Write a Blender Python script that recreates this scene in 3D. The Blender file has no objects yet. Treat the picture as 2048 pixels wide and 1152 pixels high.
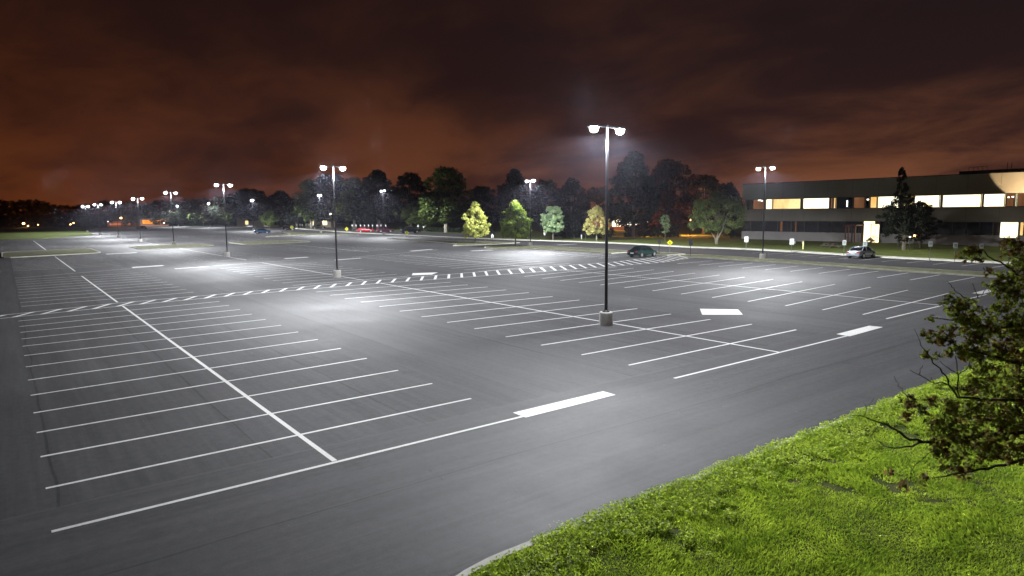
import bpy, math, random
import numpy as np
from mathutils import Vector, Matrix
random.seed(7)
HAZE = True
RNG = np.random.default_rng(11)
SC = bpy.context.scene
COL = SC.collection
pi = math.pi

# ------------------------------------------------------------------ camera model (fitted to the lot's painted grid)
FPX, PIT, ROL, CAMH, YAW = 1331.87, .11284, -.010124, 6.05, .65
Fv = Vector((math.sin(YAW) * math.cos(PIT), math.cos(YAW) * math.cos(PIT), -math.sin(PIT)))
Rv = Vector((math.cos(YAW), -math.sin(YAW), 0))
Uv = Rv.cross(Fv)
R2 = Rv * math.cos(ROL) + Uv * math.sin(ROL)
U2 = -Rv * math.sin(ROL) + Uv * math.cos(ROL)
CAMP = Vector((0, 0, CAMH))


def ray(px, py):
    return Fv + R2 * ((px - 1024) / FPX) + U2 * ((576 - py) / FPX)


def G(px, py, z=0.0):
    """point of the ground seen at a pixel of the 2048 px wide photograph"""
    r = ray(px, py)
    return CAMP + r * ((z - CAMH) / r.z)


def W(px, py, d):
    """point at forward distance d"""
    return CAMP + ray(px, py) * d


def depth(p):
    return (Vector(p) - CAMP).dot(Fv)


def on_x(px, py, X):
    r = ray(px, py)
    return CAMP + r * (X / r.x)


# ------------------------------------------------------------------ materials
def mat(name, col=(.5, .5, .5), rough=.7, metal=0., spec=.5, var=0., vscale=3., bump=0., bscale=30., emit=None, estr=0., transl=0., col2=None, coat=0.):
    m = bpy.data.materials.new(name)
    m.use_nodes = True
    nt = m.node_tree
    N, L = nt.nodes, nt.links
    b = N['Principled BSDF']
    b.inputs['Base Color'].default_value = (*col, 1)
    b.inputs['Roughness'].default_value = rough
    b.inputs['Metallic'].default_value = metal
    b.inputs['Specular IOR Level'].default_value = spec
    if coat:
        b.inputs['Coat Weight'].default_value = coat
    if emit:
        b.inputs['Emission Color'].default_value = (*emit, 1)
        b.inputs['Emission Strength'].default_value = estr
    if var or col2:
        g = N.new('ShaderNodeNewGeometry')
        n = N.new('ShaderNodeTexNoise')
        n.inputs['Scale'].default_value = vscale
        n.inputs['Detail'].default_value = 5
        L.new(g.outputs['Position'], n.inputs['Vector'])
        r = N.new('ShaderNodeMapRange')
        r.inputs[1].default_value = .3
        r.inputs[2].default_value = .7
        L.new(n.outputs['Fac'], r.inputs[0])
        mx = N.new('ShaderNodeMix')
        mx.data_type = 'RGBA'
        c2 = col2 or tuple(min(1, c * (1 + var)) for c in col)
        c1 = col if col2 else tuple(c * (1 - var) for c in col)
        mx.inputs[6].default_value = (*c1, 1)
        mx.inputs[7].default_value = (*c2, 1)
        L.new(r.outputs[0], mx.inputs[0])
        L.new(mx.outputs[2], b.inputs['Base Color'])
    if bump:
        g = N.new('ShaderNodeNewGeometry')
        n = N.new('ShaderNodeTexNoise')
        n.inputs['Scale'].default_value = bscale
        n.inputs['Detail'].default_value = 4
        L.new(g.outputs['Position'], n.inputs['Vector'])
        bp = N.new('ShaderNodeBump')
        bp.inputs['Strength'].default_value = bump
        bp.inputs['Distance'].default_value = .02
        L.new(n.outputs['Fac'], bp.inputs['Height'])
        L.new(bp.outputs[0], b.inputs['Normal'])
    return m


def math_node(N, op, *vals):
    n = N.new('ShaderNodeMath')
    n.operation = op
    for i, v in enumerate(vals):
        if isinstance(v, (int, float)):
            n.inputs[i].default_value = v
    return n


def asphalt_material(name, base=(.066, .066, .070), rows=True):
    m = bpy.data.materials.new(name)
    m.use_nodes = True
    nt = m.node_tree
    N, L = nt.nodes, nt.links
    b = N['Principled BSDF']
    geo = N.new('ShaderNodeNewGeometry')
    sep = N.new('ShaderNodeSeparateXYZ')
    L.new(geo.outputs['Position'], sep.inputs[0])

    def mth(op, a, c=None, d=None):
        n = N.new('ShaderNodeMath')
        n.operation = op
        for i, v in enumerate((a, c, d)):
            if v is None:
                continue
            if isinstance(v, (int, float)):
                n.inputs[i].default_value = v
            else:
                L.new(v, n.inputs[i])
        return n.outputs[0]

    def noise(scale, vec=None, detail=4, rough=.5):
        n = N.new('ShaderNodeTexNoise')
        n.inputs['Scale'].default_value = scale
        n.inputs['Detail'].default_value = detail
        n.inputs['Roughness'].default_value = rough
        L.new(vec if vec is not None else geo.outputs['Position'], n.inputs['Vector'])
        return n.outputs['Fac']

    def stretch(sx, sy):
        mp = N.new('ShaderNodeMapping')
        mp.inputs['Scale'].default_value = (sx, sy, 1)
        L.new(geo.outputs['Position'], mp.inputs['Vector'])
        return mp.outputs[0]

    X, Y = sep.outputs[0], sep.outputs[1]
    wob = mth('MULTIPLY', mth('SUBTRACT', noise(.12), .5), .55)
    # paver strips: along y inside the lot, along x on the frontage road
    inlot = mth('GREATER_THAN', mth('ADD', Y, wob), 16.45)
    sx = mth('DIVIDE', mth('ADD', mth('SUBTRACT', X, 4.9), wob), 4.4)
    sy = mth('DIVIDE', mth('ADD', mth('SUBTRACT', Y, 12.8), wob), 3.7)
    s = N.new('ShaderNodeMix')
    L.new(inlot, s.inputs[0])
    L.new(sy, s.inputs[2])
    L.new(sx, s.inputs[3])
    s = s.outputs[0]
    wn = N.new('ShaderNodeTexWhiteNoise')
    wn.noise_dimensions = '1D'
    L.new(mth('FLOOR', s), wn.inputs['W'])
    fr = mth('ABSOLUTE', mth('SUBTRACT', mth('FRACT', s), .5))
    joint = mth('MULTIPLY', mth('GREATER_THAN', fr, .4925), mth('ADD', .25, noise(.8, None, 5, .7)))
    near_joint = N.new('ShaderNodeMapRange')
    near_joint.inputs[1].default_value = .42
    near_joint.inputs[2].default_value = .5
    L.new(fr, near_joint.inputs[0])
    seam = mth('LESS_THAN', mth('ABSOLUTE', mth('SUBTRACT', mth('ADD', Y, wob), 16.45)), .055)
    track = noise(1., stretch(.9, .045), 5, .6)
    track2 = noise(1., stretch(.05, 1.1), 5, .6)
    tr = N.new('ShaderNodeMix')
    L.new(inlot, tr.inputs[0])
    L.new(track2, tr.inputs[2])
    L.new(track, tr.inputs[3])
    blot = noise(.16, None, 5, .6)
    grain = noise(26., None, 3, .7)
    grain2 = noise(70., None, 2, .7)
    v = mth('ADD', .42, mth('MULTIPLY', wn.outputs['Value'], .15))
    v = mth('ADD', v, mth('MULTIPLY', mth('SUBTRACT', tr.outputs[0], .25), 1.05))
    v = mth('ADD', v, mth('MULTIPLY', blot, .34))
    v = mth('ADD', v, mth('MULTIPLY', mth('SUBTRACT', grain, .5), .7))
    v = mth('ADD', v, mth('MULTIPLY', mth('SUBTRACT', grain2, .5), .7))
    v = mth('ADD', v, mth('MULTIPLY', mth('SUBTRACT', noise(4.5, None, 6, .7), .5), .85))
    st = N.new('ShaderNodeMix')
    L.new(inlot, st.inputs[0])
    L.new(noise(1., stretch(.22, 5.), 4, .7), st.inputs[2])
    L.new(noise(1., stretch(4.5, .16), 4, .7), st.inputs[3])
    v = mth('ADD', v, mth('MULTIPLY', mth('SUBTRACT', st.outputs[0], .5), .75))
    kerb_shade = N.new('ShaderNodeMapRange')  # shadow line along the near lawn kerb, painted into the asphalt colour
    kerb_shade.inputs[1].default_value = 9.6
    kerb_shade.inputs[2].default_value = 9.1
    L.new(mth('ADD', Y, mth('MULTIPLY', mth('SUBTRACT', noise(2.), .5), .5)), kerb_shade.inputs[0])
    v = mth('SUBTRACT', v, mth('MULTIPLY', kerb_shade.outputs[0], .30))
    v = mth('SUBTRACT', v, mth('MULTIPLY', near_joint.outputs[0], .08))
    v = mth('SUBTRACT', v, mth('MULTIPLY', joint, .45))
    v = mth('ADD', v, mth('MULTIPLY', seam, .22))
    # oil spots
    vo = N.new('ShaderNodeTexVoronoi')
    vo.inputs['Scale'].default_value = .42
    L.new(geo.outputs['Position'], vo.inputs['Vector'])
    oil = N.new('ShaderNodeMapRange')
    oil.inputs[1].default_value = .18
    oil.inputs[2].default_value = .02
    L.new(mth('ADD', vo.outputs['Distance'], mth('MULTIPLY', mth('SUBTRACT', noise(3.), .5), .25)), oil.inputs[0])
    v = mth('SUBTRACT', v, mth('MULTIPLY', oil.outputs[0], .24))
    mul = N.new('ShaderNodeVectorMath')
    mul.operation = 'SCALE'
    mul.inputs[0].default_value = base
    L.new(v, mul.inputs['Scale'])
    L.new(mul.outputs[0], b.inputs['Base Color'])
    rr = mth('ADD', .62, mth('MULTIPLY', blot, .3))
    L.new(rr, b.inputs['Roughness'])
    b.inputs['Specular IOR Level'].default_value = .35
    bp = N.new('ShaderNodeBump')
    bp.inputs['Strength'].default_value = .5
    bp.inputs['Distance'].default_value = .006
    L.new(grain, bp.inputs['Height'])
    L.new(bp.outputs[0], b.inputs['Normal'])
    return m


def paint_material(name, col, wear=.35):
    m = bpy.data.materials.new(name)
    m.use_nodes = True
    N, L = m.node_tree.nodes, m.node_tree.links
    b = N['Principled BSDF']
    g = N.new('ShaderNodeNewGeometry')
    n = N.new('ShaderNodeTexNoise')
    n.inputs['Scale'].default_value = 18
    n.inputs['Detail'].default_value = 6
    n.inputs['Roughness'].default_value = .75
    L.new(g.outputs['Position'], n.inputs['Vector'])
    n2 = N.new('ShaderNodeTexNoise')
    n2.inputs['Scale'].default_value = .5
    L.new(g.outputs['Position'], n2.inputs['Vector'])
    a = N.new('ShaderNodeMath')
    a.operation = 'MULTIPLY_ADD'
    L.new(n2.outputs['Fac'], a.inputs[0])
    a.inputs[1].default_value = .35
    L.new(n.outputs['Fac'], a.inputs[2])
    r = N.new('ShaderNodeMapRange')
    r.inputs[1].default_value = .64
    r.inputs[2].default_value = .90
    r.inputs[4].default_value = wear
    L.new(a.outputs[0], r.inputs[0])
    mx = N.new('ShaderNodeMix')
    mx.data_type = 'RGBA'
    mx.inputs[6].default_value = (*col, 1)
    mx.inputs[7].default_value = (.16, .16, .16, 1)
    L.new(r.outputs[0], mx.inputs[0])
    L.new(mx.outputs[2], b.inputs['Base Color'])
    b.inputs['Roughness'].default_value = .6
    return m


def leaf_material(name, c1, c2, transl=.35, vs=.9):
    m = bpy.data.materials.new(name)
    m.use_nodes = True
    N, L = m.node_tree.nodes, m.node_tree.links
    N.clear()
    out = N.new('ShaderNodeOutputMaterial')
    g = N.new('ShaderNodeNewGeometry')
    n = N.new('ShaderNodeTexNoise')
    n.inputs['Scale'].default_value = vs
    n.inputs['Detail'].default_value = 2
    L.new(g.outputs['Position'], n.inputs['Vector'])
    ad = N.new('ShaderNodeMath')
    ad.operation = 'MULTIPLY_ADD'
    L.new(g.outputs['Random Per Island'], ad.inputs[0])
    ad.inputs[1].default_value = .42
    L.new(n.outputs['Fac'], ad.inputs[2])
    r = N.new('ShaderNodeMapRange')
    r.inputs[1].default_value = .45
    r.inputs[2].default_value = 1.05
    L.new(ad.outputs[0], r.inputs[0])
    mx = N.new('ShaderNodeMix')
    mx.data_type = 'RGBA'
    mx.inputs[6].default_value = (*c1, 1)
    mx.inputs[7].default_value = (*c2, 1)
    L.new(r.outputs[0], mx.inputs[0])
    d = N.new('ShaderNodeBsdfDiffuse')
    t = N.new('ShaderNodeBsdfTranslucent')
    L.new(mx.outputs[2], d.inputs[0])
    L.new(mx.outputs[2], t.inputs[0])
    ms = N.new('ShaderNodeMixShader')
    ms.inputs[0].default_value = transl
    L.new(d.outputs[0], ms.inputs[1])
    L.new(t.outputs[0], ms.inputs[2])
    gl = N.new('ShaderNodeBsdfGlossy')
    gl.inputs['Roughness'].default_value = .5
    gl.inputs[0].default_value = (.6, .6, .6, 1)
    m2 = N.new('ShaderNodeMixShader')
    m2.inputs[0].default_value = .035
    L.new(ms.outputs[0], m2.inputs[1])
    L.new(gl.outputs[0], m2.inputs[2])
    L.new(m2.outputs[0], out.inputs[0])
    return m


def emission(name, col, strength, col2=None, scale=.6, sampling=True):
    m = bpy.data.materials.new(name)
    m.use_nodes = True
    N, L = m.node_tree.nodes, m.node_tree.links
    N.clear()
    out = N.new('ShaderNodeOutputMaterial')
    e = N.new('ShaderNodeEmission')
    e.inputs[0].default_value = (*col, 1)
    e.inputs[1].default_value = strength
    if col2:
        g = N.new('ShaderNodeNewGeometry')
        mp = N.new('ShaderNodeMapping')
        mp.inputs['Scale'].default_value = (1, 1, .35)
        L.new(g.outputs['Position'], mp.inputs['Vector'])
        n = N.new('ShaderNodeTexNoise')
        n.inputs['Scale'].default_value = scale
        n.inputs['Detail'].default_value = 4
        L.new(mp.outputs[0], n.inputs['Vector'])
        r = N.new('ShaderNodeMapRange')
        r.inputs[1].default_value = .38
        r.inputs[2].default_value = .66
        L.new(n.outputs['Fac'], r.inputs[0])
        mx = N.new('ShaderNodeMix')
        mx.data_type = 'RGBA'
        mx.inputs[6].default_value = (*col, 1)
        mx.inputs[7].default_value = (*col2, 1)
        L.new(r.outputs[0], mx.inputs[0])
        L.new(mx.outputs[2], e.inputs[0])
    L.new(e.outputs[0], out.inputs[0])
    if not sampling:
        m.cycles.emission_sampling = 'NONE'
    return m


M = {}
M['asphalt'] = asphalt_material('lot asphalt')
M['white'] = paint_material('white traffic paint', (.80, .80, .78))
M['oldwhite'] = paint_material('worn traffic paint', (.55, .55, .53), .7)
M['concrete'] = mat('concrete', (.62, .61, .57), .9, var=.14, vscale=5, bump=.4)
M['kerb'] = mat('kerb concrete', (.52, .51, .42), .9, var=.2, vscale=1.2, bump=.4)
M['walk'] = mat('sidewalk concrete', (.66, .65, .56), .9, var=.12, vscale=.7, bump=.3)
M['lawn'] = mat('lawn grass', (.085, .12, .022), 1, spec=.1, col2=(.15, .18, .05), vscale=.5, bump=.8, bscale=12)
M['lawnstrip'] = mat('median grass', (.105, .115, .060), 1, spec=.1, col2=(.20, .195, .125), vscale=.8, bump=.8, bscale=10)
M['farfield'] = mat('far field', (.03, .045, .012), 1, spec=.1, col2=(.06, .08, .02), vscale=.03)
M['soil'] = mat('soil', (.060, .085, .016), 1, spec=.05, col2=(.115, .115, .045), vscale=1.9, bump=.8, bscale=25)
M['mulch'] = mat('mulch', (.10, .07, .035), 1, spec=.1, var=.4, vscale=2)
M['dirt'] = mat('bare earth', (.12, .11, .10), 1, spec=.1, var=.3, vscale=2)
M['black'] = mat('black painted steel', (.012, .012, .014), .42, metal=.0, spec=.6)
M['steel'] = mat('galvanised steel', (.30, .31, .30), .45, metal=.8)
M['bark'] = mat('bark', (.16, .14, .11), .95, var=.3, vscale=6, bump=.6)
M['palebark'] = mat('pale bark', (.30, .28, .22), .95, var=.25, vscale=5, bump=.5)
M['darkbark'] = mat('dark bark', (.075, .060, .050), .95, var=.3, vscale=14, bump=.6)
M['lens'] = emission('lit lamp glass', (.90, .96, 1.0), 500, sampling=False)
M['lens_warm'] = emission('sodium lamp glass', (1.0, .45, .14), 25, sampling=False)
M['signwhite'] = mat('white sign face', (.82, .83, .82), .4)
M['signred'] = mat('sign red print', (.55, .03, .03), .5)
M['signgreen'] = mat('sign green print', (.02, .22, .09), .5)
M['signyellow'] = mat('fluorescent yellow sign face', (.85, .80, .02), .4)
M['signblack'] = mat('black print', (.015, .015, .015), .5)
M['bollard'] = mat('yellow bollard paint', (.75, .70, .30), .5)
M['wall'] = mat('precast panel wall', (.26, .235, .20), .85, var=.10, vscale=.35, bump=.2, bscale=8)
M['plinth'] = mat('pale plinth wall', (.34, .32, .31), .9, var=.1, vscale=.5)
M['darkglass'] = mat('dark window glass', (.012, .012, .018), .12, spec=.6)
M['frame'] = mat('dark window frame', (.03, .025, .022), .5)
M['roofblack'] = mat('black roof cladding', (.010, .010, .012), .7)
M['litwhite'] = emission('bright office light', (1.0, .94, .72), 2.2, (1.0, .80, .40), .5)
M['lityellow'] = emission('yellow office light', (1.0, .80, .36), 1.25, (.80, .42, .10), .35)
M['litbrown'] = emission('dim office light', (.20, .085, .035), 1.0, (.12, .05, .02), .6)
M['tube'] = emission('ceiling light', (1.0, .95, .85), 4)
M['redframe'] = mat('dark red steel', (.16, .05, .04), .5)
M['door'] = emission('lit lobby', (1.0, .88, .55), 2.6, (1.0, .72, .34), .9)
M['brick'] = mat('brick', (.30, .14, .09), .9, var=.2, vscale=2)
M['cream'] = mat('cream siding', (.50, .44, .32), .85, var=.08)
M['roofgrey'] = mat('shingle roof', (.07, .065, .06), .9, var=.2)
M['shoporange'] = emission('orange lit shop front', (1.0, .42, .05), 1.5, (.9, .16, .01), .25)
M['shopred'] = emission('red lit shop front', (.55, .07, .01), .8, (.9, .3, .12), .3)
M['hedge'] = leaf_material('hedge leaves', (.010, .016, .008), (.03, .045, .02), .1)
M['rubber'] = mat('tyre rubber', (.02, .02, .02), .85)
M['alloy'] = mat('wheel alloy', (.55, .56, .58), .35, metal=.7)
M['carglass'] = mat('car window glass', (.012, .014, .016), .08, spec=.8)
M['redlight'] = mat('tail lamp plastic', (.45, .02, .02), .25)
M['headlight'] = mat('head lamp plastic', (.75, .77, .80), .15)
M['plate'] = mat('number plate', (.7, .7, .68), .5)
M['trim'] = mat('car trim plastic', (.02, .02, .02), .6)
M['wood'] = mat('weathered wood', (.12, .10, .08), .85, var=.2)

# leaves
M['lf_maple'] = leaf_material('yellow green maple leaves', (.34, .38, .08), (.74, .74, .24), .4, .7)
M['lf_maple2'] = leaf_material('green maple leaves', (.11, .19, .02), (.38, .48, .06), .4, .7)
M['lf_pear'] = leaf_material('grey green leaves', (.25, .38, .18), (.50, .64, .36), .35, .8)
M['lf_locust'] = leaf_material('locust leaves', (.10, .15, .04), (.34, .42, .15), .35, .6)
M['lf_gold'] = leaf_material('golden leaves', (.48, .46, .16), (.78, .72, .30), .35, .8)
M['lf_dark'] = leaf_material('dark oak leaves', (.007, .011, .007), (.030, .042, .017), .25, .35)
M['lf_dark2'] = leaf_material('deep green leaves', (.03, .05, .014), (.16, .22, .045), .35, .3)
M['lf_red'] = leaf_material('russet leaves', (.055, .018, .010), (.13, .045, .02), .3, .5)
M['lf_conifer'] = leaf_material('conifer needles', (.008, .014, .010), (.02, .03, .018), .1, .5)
M['lf_near'] = leaf_material('oak leaves olive', (.14, .18, .03), (.48, .56, .09), .55, 5)
M['lf_nearred'] = leaf_material('oak leaves bronze', (.16, .10, .035), (.36, .25, .08), .55, 5)
M['blade'] = leaf_material('grass blades', (.19, .31, .02), (.60, .76, .08), .58, 1.3)
M['weed'] = leaf_material('clover leaves', (.33, .46, .03), (.66, .80, .11), .58, 1.6)
M['petal'] = mat('yellow petals', (.75, .70, .05), .8)
M['litter'] = mat('dry leaf litter', (.24, .22, .17), .9, var=.4, vscale=3)


# ------------------------------------------------------------------ mesh builder
class MB:
    def __init__(s):
        s.v, s.f = [], []

    def add(s, vs, fs):
        o = len(s.v)
        s.v += [tuple(p) for p in vs]
        s.f += [tuple(i + o for i in f) for f in fs]
        return s

    def box(s, x0, x1, y0, y1, z0, z1, m=None):
        vs = [Vector(p) for p in ((x0, y0, z0), (x1, y0, z0), (x1, y1, z0), (x0, y1, z0), (x0, y0, z1), (x1, y0, z1), (x1, y1, z1), (x0, y1, z1))]
        if m is not None:
            vs = [m @ p for p in vs]
        return s.add(vs, [(0, 3, 2, 1), (4, 5, 6, 7), (0, 1, 5, 4), (1, 2, 6, 5), (2, 3, 7, 6), (3, 0, 4, 7)])

    def cyl(s, p0, p1, r0, r1=None, n=12, caps=True):
        r1 = r0 if r1 is None else r1
        p0, p1 = Vector(p0), Vector(p1)
        d = (p1 - p0).normalized()
        a = d.orthogonal().normalized()
        b = d.cross(a)
        vs = []
        for p, r in ((p0, r0), (p1, r1)):
            for i in range(n):
                t = 2 * pi * i / n
                vs.append(p + a * (r * math.cos(t)) + b * (r * math.sin(t)))
        fs = [(i, (i + 1) % n, n + (i + 1) % n, n + i) for i in range(n)]
        if caps:
            fs += [tuple(range(n - 1, -1, -1)), tuple(range(n, 2 * n))]
        return s.add(vs, fs)

    def tube(s, pts, rs, n=6):
        pts = [Vector(p) for p in pts]
        vs, fs = [], []
        for i, p in enumerate(pts):
            d = (pts[min(i + 1, len(pts) - 1)] - pts[max(i - 1, 0)]).normalized()
            ref = Vector((0, 0, 1)) if abs(d.z) < .85 else Vector((1, 0, 0))
            a = d.cross(ref).normalized()
            b = d.cross(a)
            for k in range(n):
                t = 2 * pi * k / n
                vs.append(p + a * (rs[i] * math.cos(t)) + b * (rs[i] * math.sin(t)))
        for i in range(len(pts) - 1):
            for k in range(n):
                fs.append((i * n + k, i * n + (k + 1) % n, (i + 1) * n + (k + 1) % n, (i + 1) * n + k))
        fs.append(tuple(range(n - 1, -1, -1)))
        fs.append(tuple(range((len(pts) - 1) * n, len(pts) * n)))
        return s.add(vs, fs)

    def lathe(s, prof, n=24, c=(0, 0, 0)):
        vs, fs = [], []
        for r, z in prof:
            for i in range(n):
                t = 2 * pi * i / n
                vs.append((c[0] + r * math.cos(t), c[1] + r * math.sin(t), c[2] + z))
        for j in range(len(prof) - 1):
            for i in range(n):
                fs.append((j * n + i, j * n + (i + 1) % n, (j + 1) * n + (i + 1) % n, (j + 1) * n + i))
        fs.append(tuple(range(n - 1, -1, -1)))
        fs.append(tuple(range((len(prof) - 1) * n, len(prof) * n)))
        return s.add(vs, fs)

    def prism(s, poly, z0, z1):
        n = len(poly)
        ar = sum(poly[i][0] * poly[(i + 1) % n][1] - poly[(i + 1) % n][0] * poly[i][1] for i in range(n))
        if ar < 0:
            poly = poly[::-1]
        vs = [(x, y, z0) for x, y in poly] + [(x, y, z1) for x, y in poly]
        return s.add(vs, [tuple(range(n - 1, -1, -1)), tuple(range(n, 2 * n))] + [(i, (i + 1) % n, n + (i + 1) % n, n + i) for i in range(n)])

    def sheet(s, poly, z):
        n = len(poly)
        ar = sum(poly[i][0] * poly[(i + 1) % n][1] - poly[(i + 1) % n][0] * poly[i][1] for i in range(n))
        if ar < 0:
            poly = poly[::-1]
        return s.add([(x, y, z) for x, y in poly], [tuple(range(n))])

    def stripe(s, a, b, w, z=.002):
        a, b = Vector(a[:2]), Vector(b[:2])
        d = (b - a).normalized()
        n = Vector((-d.y, d.x)) * (w / 2)
        return s.sheet([tuple(a + n), tuple(b + n), tuple(b - n), tuple(a - n)], z)

    def mesh(s, name, material, smooth=False):
        me = bpy.data.meshes.new(name)
        me.from_pydata([tuple(p) for p in s.v], [], s.f)
        me.materials.append(material)
        if smooth:
            me.shade_smooth()
            me.set_sharp_from_angle(angle=math.radians(38))
        me.update()
        return me

    def build(s, name, material, parent=None, smooth=False):
        o = bpy.data.objects.new(name, s.mesh(name, material, smooth))
        COL.objects.link(o)
        if parent:
            o.parent = parent
        return o


def tag(o, label=None, cat=None, group=None, kind=None):
    if label:
        o['label'] = label
    if cat:
        o['category'] = cat
    if group:
        o['group'] = group
    if kind:
        o['kind'] = kind
    return o


def thing(name, label, cat, loc=(0, 0, 0), rz=0, group=None):
    o = bpy.data.objects.new(name, None)
    o.empty_display_size = .3
    COL.objects.link(o)
    o.location = loc
    o.rotation_euler = (0, 0, rz)
    return tag(o, label, cat, group)


def struct(name, mb, m, label=None, smooth=False):
    return tag(mb.build(name, m, None, smooth), label, None, None, 'structure')


def copy_tree(o, parent=None):
    c = o.copy()
    COL.objects.link(c)
    if parent:
        c.parent = parent
    for ch in list(o.children):
        copy_tree(ch, c)
    return c


def quads_mesh(name, V, m):
    """V: (n, k, 3) array: n separate polygons of k corners"""
    n, k, _ = V.shape
    me = bpy.data.meshes.new(name)
    me.vertices.add(n * k)
    me.vertices.foreach_set('co', V.reshape(-1).astype(np.float32))
    me.loops.add(n * k)
    me.loops.foreach_set('vertex_index', np.arange(n * k, dtype=np.int32))
    me.polygons.add(n)
    me.polygons.foreach_set('loop_start', np.arange(0, n * k, k, dtype=np.int32))
    me.materials.append(m)
    me.update(calc_edges=True)
    return me


def link_mesh(name, me, parent=None):
    o = bpy.data.objects.new(name, me)
    COL.objects.link(o)
    if parent:
        o.parent = parent
    return o


# ------------------------------------------------------------------ setting: ground sheets
struct('ground', MB().sheet([(-900, -300), (1500, -300), (1500, 1500), (-900, 1500)], -.06), M['farfield'], 'dark open ground reaching to the treeline')

# sidewalk edge seen in the photograph, in lot coordinates
SW = [(86.0, -60), (85.6, 20.8), (85.8, 26.2), (85.9, 29.2), (86.3, 36), (88.0, 44), (89.8, 52), (90.7, 58.6), (90.6, 64), (89.6, 69), (90.8, 77), (92.1, 85), (91.8, 99.6), (89.5, 114), (88.3, 135.9), (88.3, 167), (90.6, 210), (97.5, 262), (106, 324), (116, 390)]
lot = [(14, -80), (-120, -80), (-120, 140), (-60, 231), (9, 231), (24.5, 262), (27, 330), (40, 420), (116, 420)] + [(x, y) for x, y in SW[::-1]]
lot = [p for p in lot if p[1] > -59 or p[0] < 20] + [(85.6, 8.9), (14, 8.9)]
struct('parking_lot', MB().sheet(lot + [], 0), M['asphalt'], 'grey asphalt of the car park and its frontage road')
struct('road', MB().sheet([(89.8, 138), (89.8, 168), (92.2, 210), (99.2, 262), (103, 290), (118, 290), (108, 210), (105, 138)], .127), M['asphalt'], 'asphalt strip with parked cars beyond the far kerb')


def offset(path, d):
    out = []
    for i, p in enumerate(path):
        a, b = path[max(i - 1, 0)], path[min(i + 1, len(path) - 1)]
        t = Vector((b[0] - a[0], b[1] - a[1])).normalized()
        out.append((p[0] + t.y * d, p[1] - t.x * d))
    return out


def ribbon(mb, path, d0, d1, z0, z1):
    A, B = offset(path, d0), offset(path, d1)
    for i in range(len(path) - 1):
        mb.prism([A[i], A[i + 1], B[i + 1], B[i]], z0, z1)


b = MB()
A, B = offset(SW, 0), offset(SW, 1.9)
n = len(SW)
b.add([(x, y, .13) for x, y in A] + [(x, y, .13) for x, y in B] + [(x, y, -.05) for x, y in A], [(i, n + i, n + i + 1, i + 1) for i in range(n - 1)] + [(2 * n + i, i, i + 1, 2 * n + i + 1) for i in range(n - 1)])
struct('sidewalk', b, M['walk'], 'pale concrete kerb and walk along the lawn')
B = offset(SW, 1.9)
b = MB()
vs = [(x, y, .12) for x, y in B]
far = [(x + 150, y, .12) for x, y in B]
b.add(vs + far, [(i, n + i, n + i + 1, i + 1) for i in range(n - 1)])
struct('lawn', b, M['lawn'], 'mown lawn between the sidewalk and the office building')
struct('field', MB().prism([(-200, 350), (-100, 231.5), (9, 231.5), (24, 262), (27, 305), (27, 352)], -.02, .10), M['lawn'], 'grass field behind the far left edge of the lot')

# grass islands and medians with concrete kerbs
def island(poly, grass, label, z=.13, kw=.18):
    n = len(poly)
    c = Vector((sum(p[0] for p in poly) / n, sum(p[1] for p in poly) / n))
    inner = [tuple(Vector(p) + (c - Vector(p)).normalized() * kw * 1.4) for p in poly]
    t = thing('traffic_island', label, 'traffic island', (c.x, c.y, 0))
    off = Matrix.Translation((-c.x, -c.y, 0))
    L = lambda pl: [(p[0] - c.x, p[1] - c.y) for p in pl]
    po, pin = L(poly), L(inner)
    b = MB()
    for i in range(n):
        j = (i + 1) % n
        b.prism([po[i], po[j], pin[j], pin[i]], -.03, z)
    b.build('kerb', M['kerb'], t)
    MB().prism(pin, -.02, z - .02).build('grass', grass, t)
    return t


def rounded(x0, x1, y0, y1, r=1.2, skew=0):
    pts = []
    for cx, cy, a0 in ((x1 - r, y1 - r, 0), (x0 + r, y1 - r, pi / 2), (x0 + r, y0 + r, pi), (x1 - r, y0 + r, 1.5 * pi)):
        for k in range(4):
            a = a0 + k * pi / 6
            x = cx + r * math.cos(a)
            pts.append((x, cy + r * math.sin(a) + skew * (x - x0)))
    return pts


island(rounded(-.5, 12.9, 125.2, 146, 2.2, .35), M['lawnstrip'], 'long narrow grass island with pale kerbs at the far left of the lot')
island(rounded(19.6, 33.4, 137.5, 153, 2.2, .2), M['lawnstrip'], 'kerbed grass island around the fourth lamp post from the front')
island(rounded(39.3, 54, 141.5, 156.5, 2.0, .1), M['lawnstrip'], 'kerbed grass island behind the third lamp post of the left row')
MED = [('long thin grass median between the two right hand parking rows', [(68.3, -20), (72.3, -20), (72.3, 26), (73.2, 38), (75, 50), (75.6, 56.5), (73.0, 58.5), (71.2, 56.8), (70.6, 46), (70.2, 37), (68.6, 28), (68.3, 20)]),
       ('small kerbed island carrying the yellow crossing sign beside the green sedan', [(71.6, 59.3), (75.2, 59.0), (76.2, 61.5), (75.0, 66.5), (71.2, 66.0), (70.9, 62)]),
       ('grass median behind the green sedan running back to the dark round tree', [(69.3, 67.5), (75.0, 67.8), (76.2, 76), (76.0, 92), (72.6, 98.5), (67.8, 97.0), (65.2, 93.5), (65.0, 90), (69.2, 85.5), (69.2, 76)]),
       ('kerbed grass island under the bright yellow green tree', [(65.7, 104.3), (73, 103.2), (81.5, 104.4), (80.2, 112), (77.4, 122), (76.4, 138), (76.2, 148), (74.4, 148), (72.6, 125), (70.3, 110)]),
       ('far grass strip along the row of parked cars', [(57.3, 187.3), (71.5, 195.5), (79.8, 176.8), (81.5, 180), (80, 206), (79, 229.5), (76, 229.5), (70, 204), (62, 196)])]
for lab, poly in MED:
    island(poly, M['lawnstrip'], lab)

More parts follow.
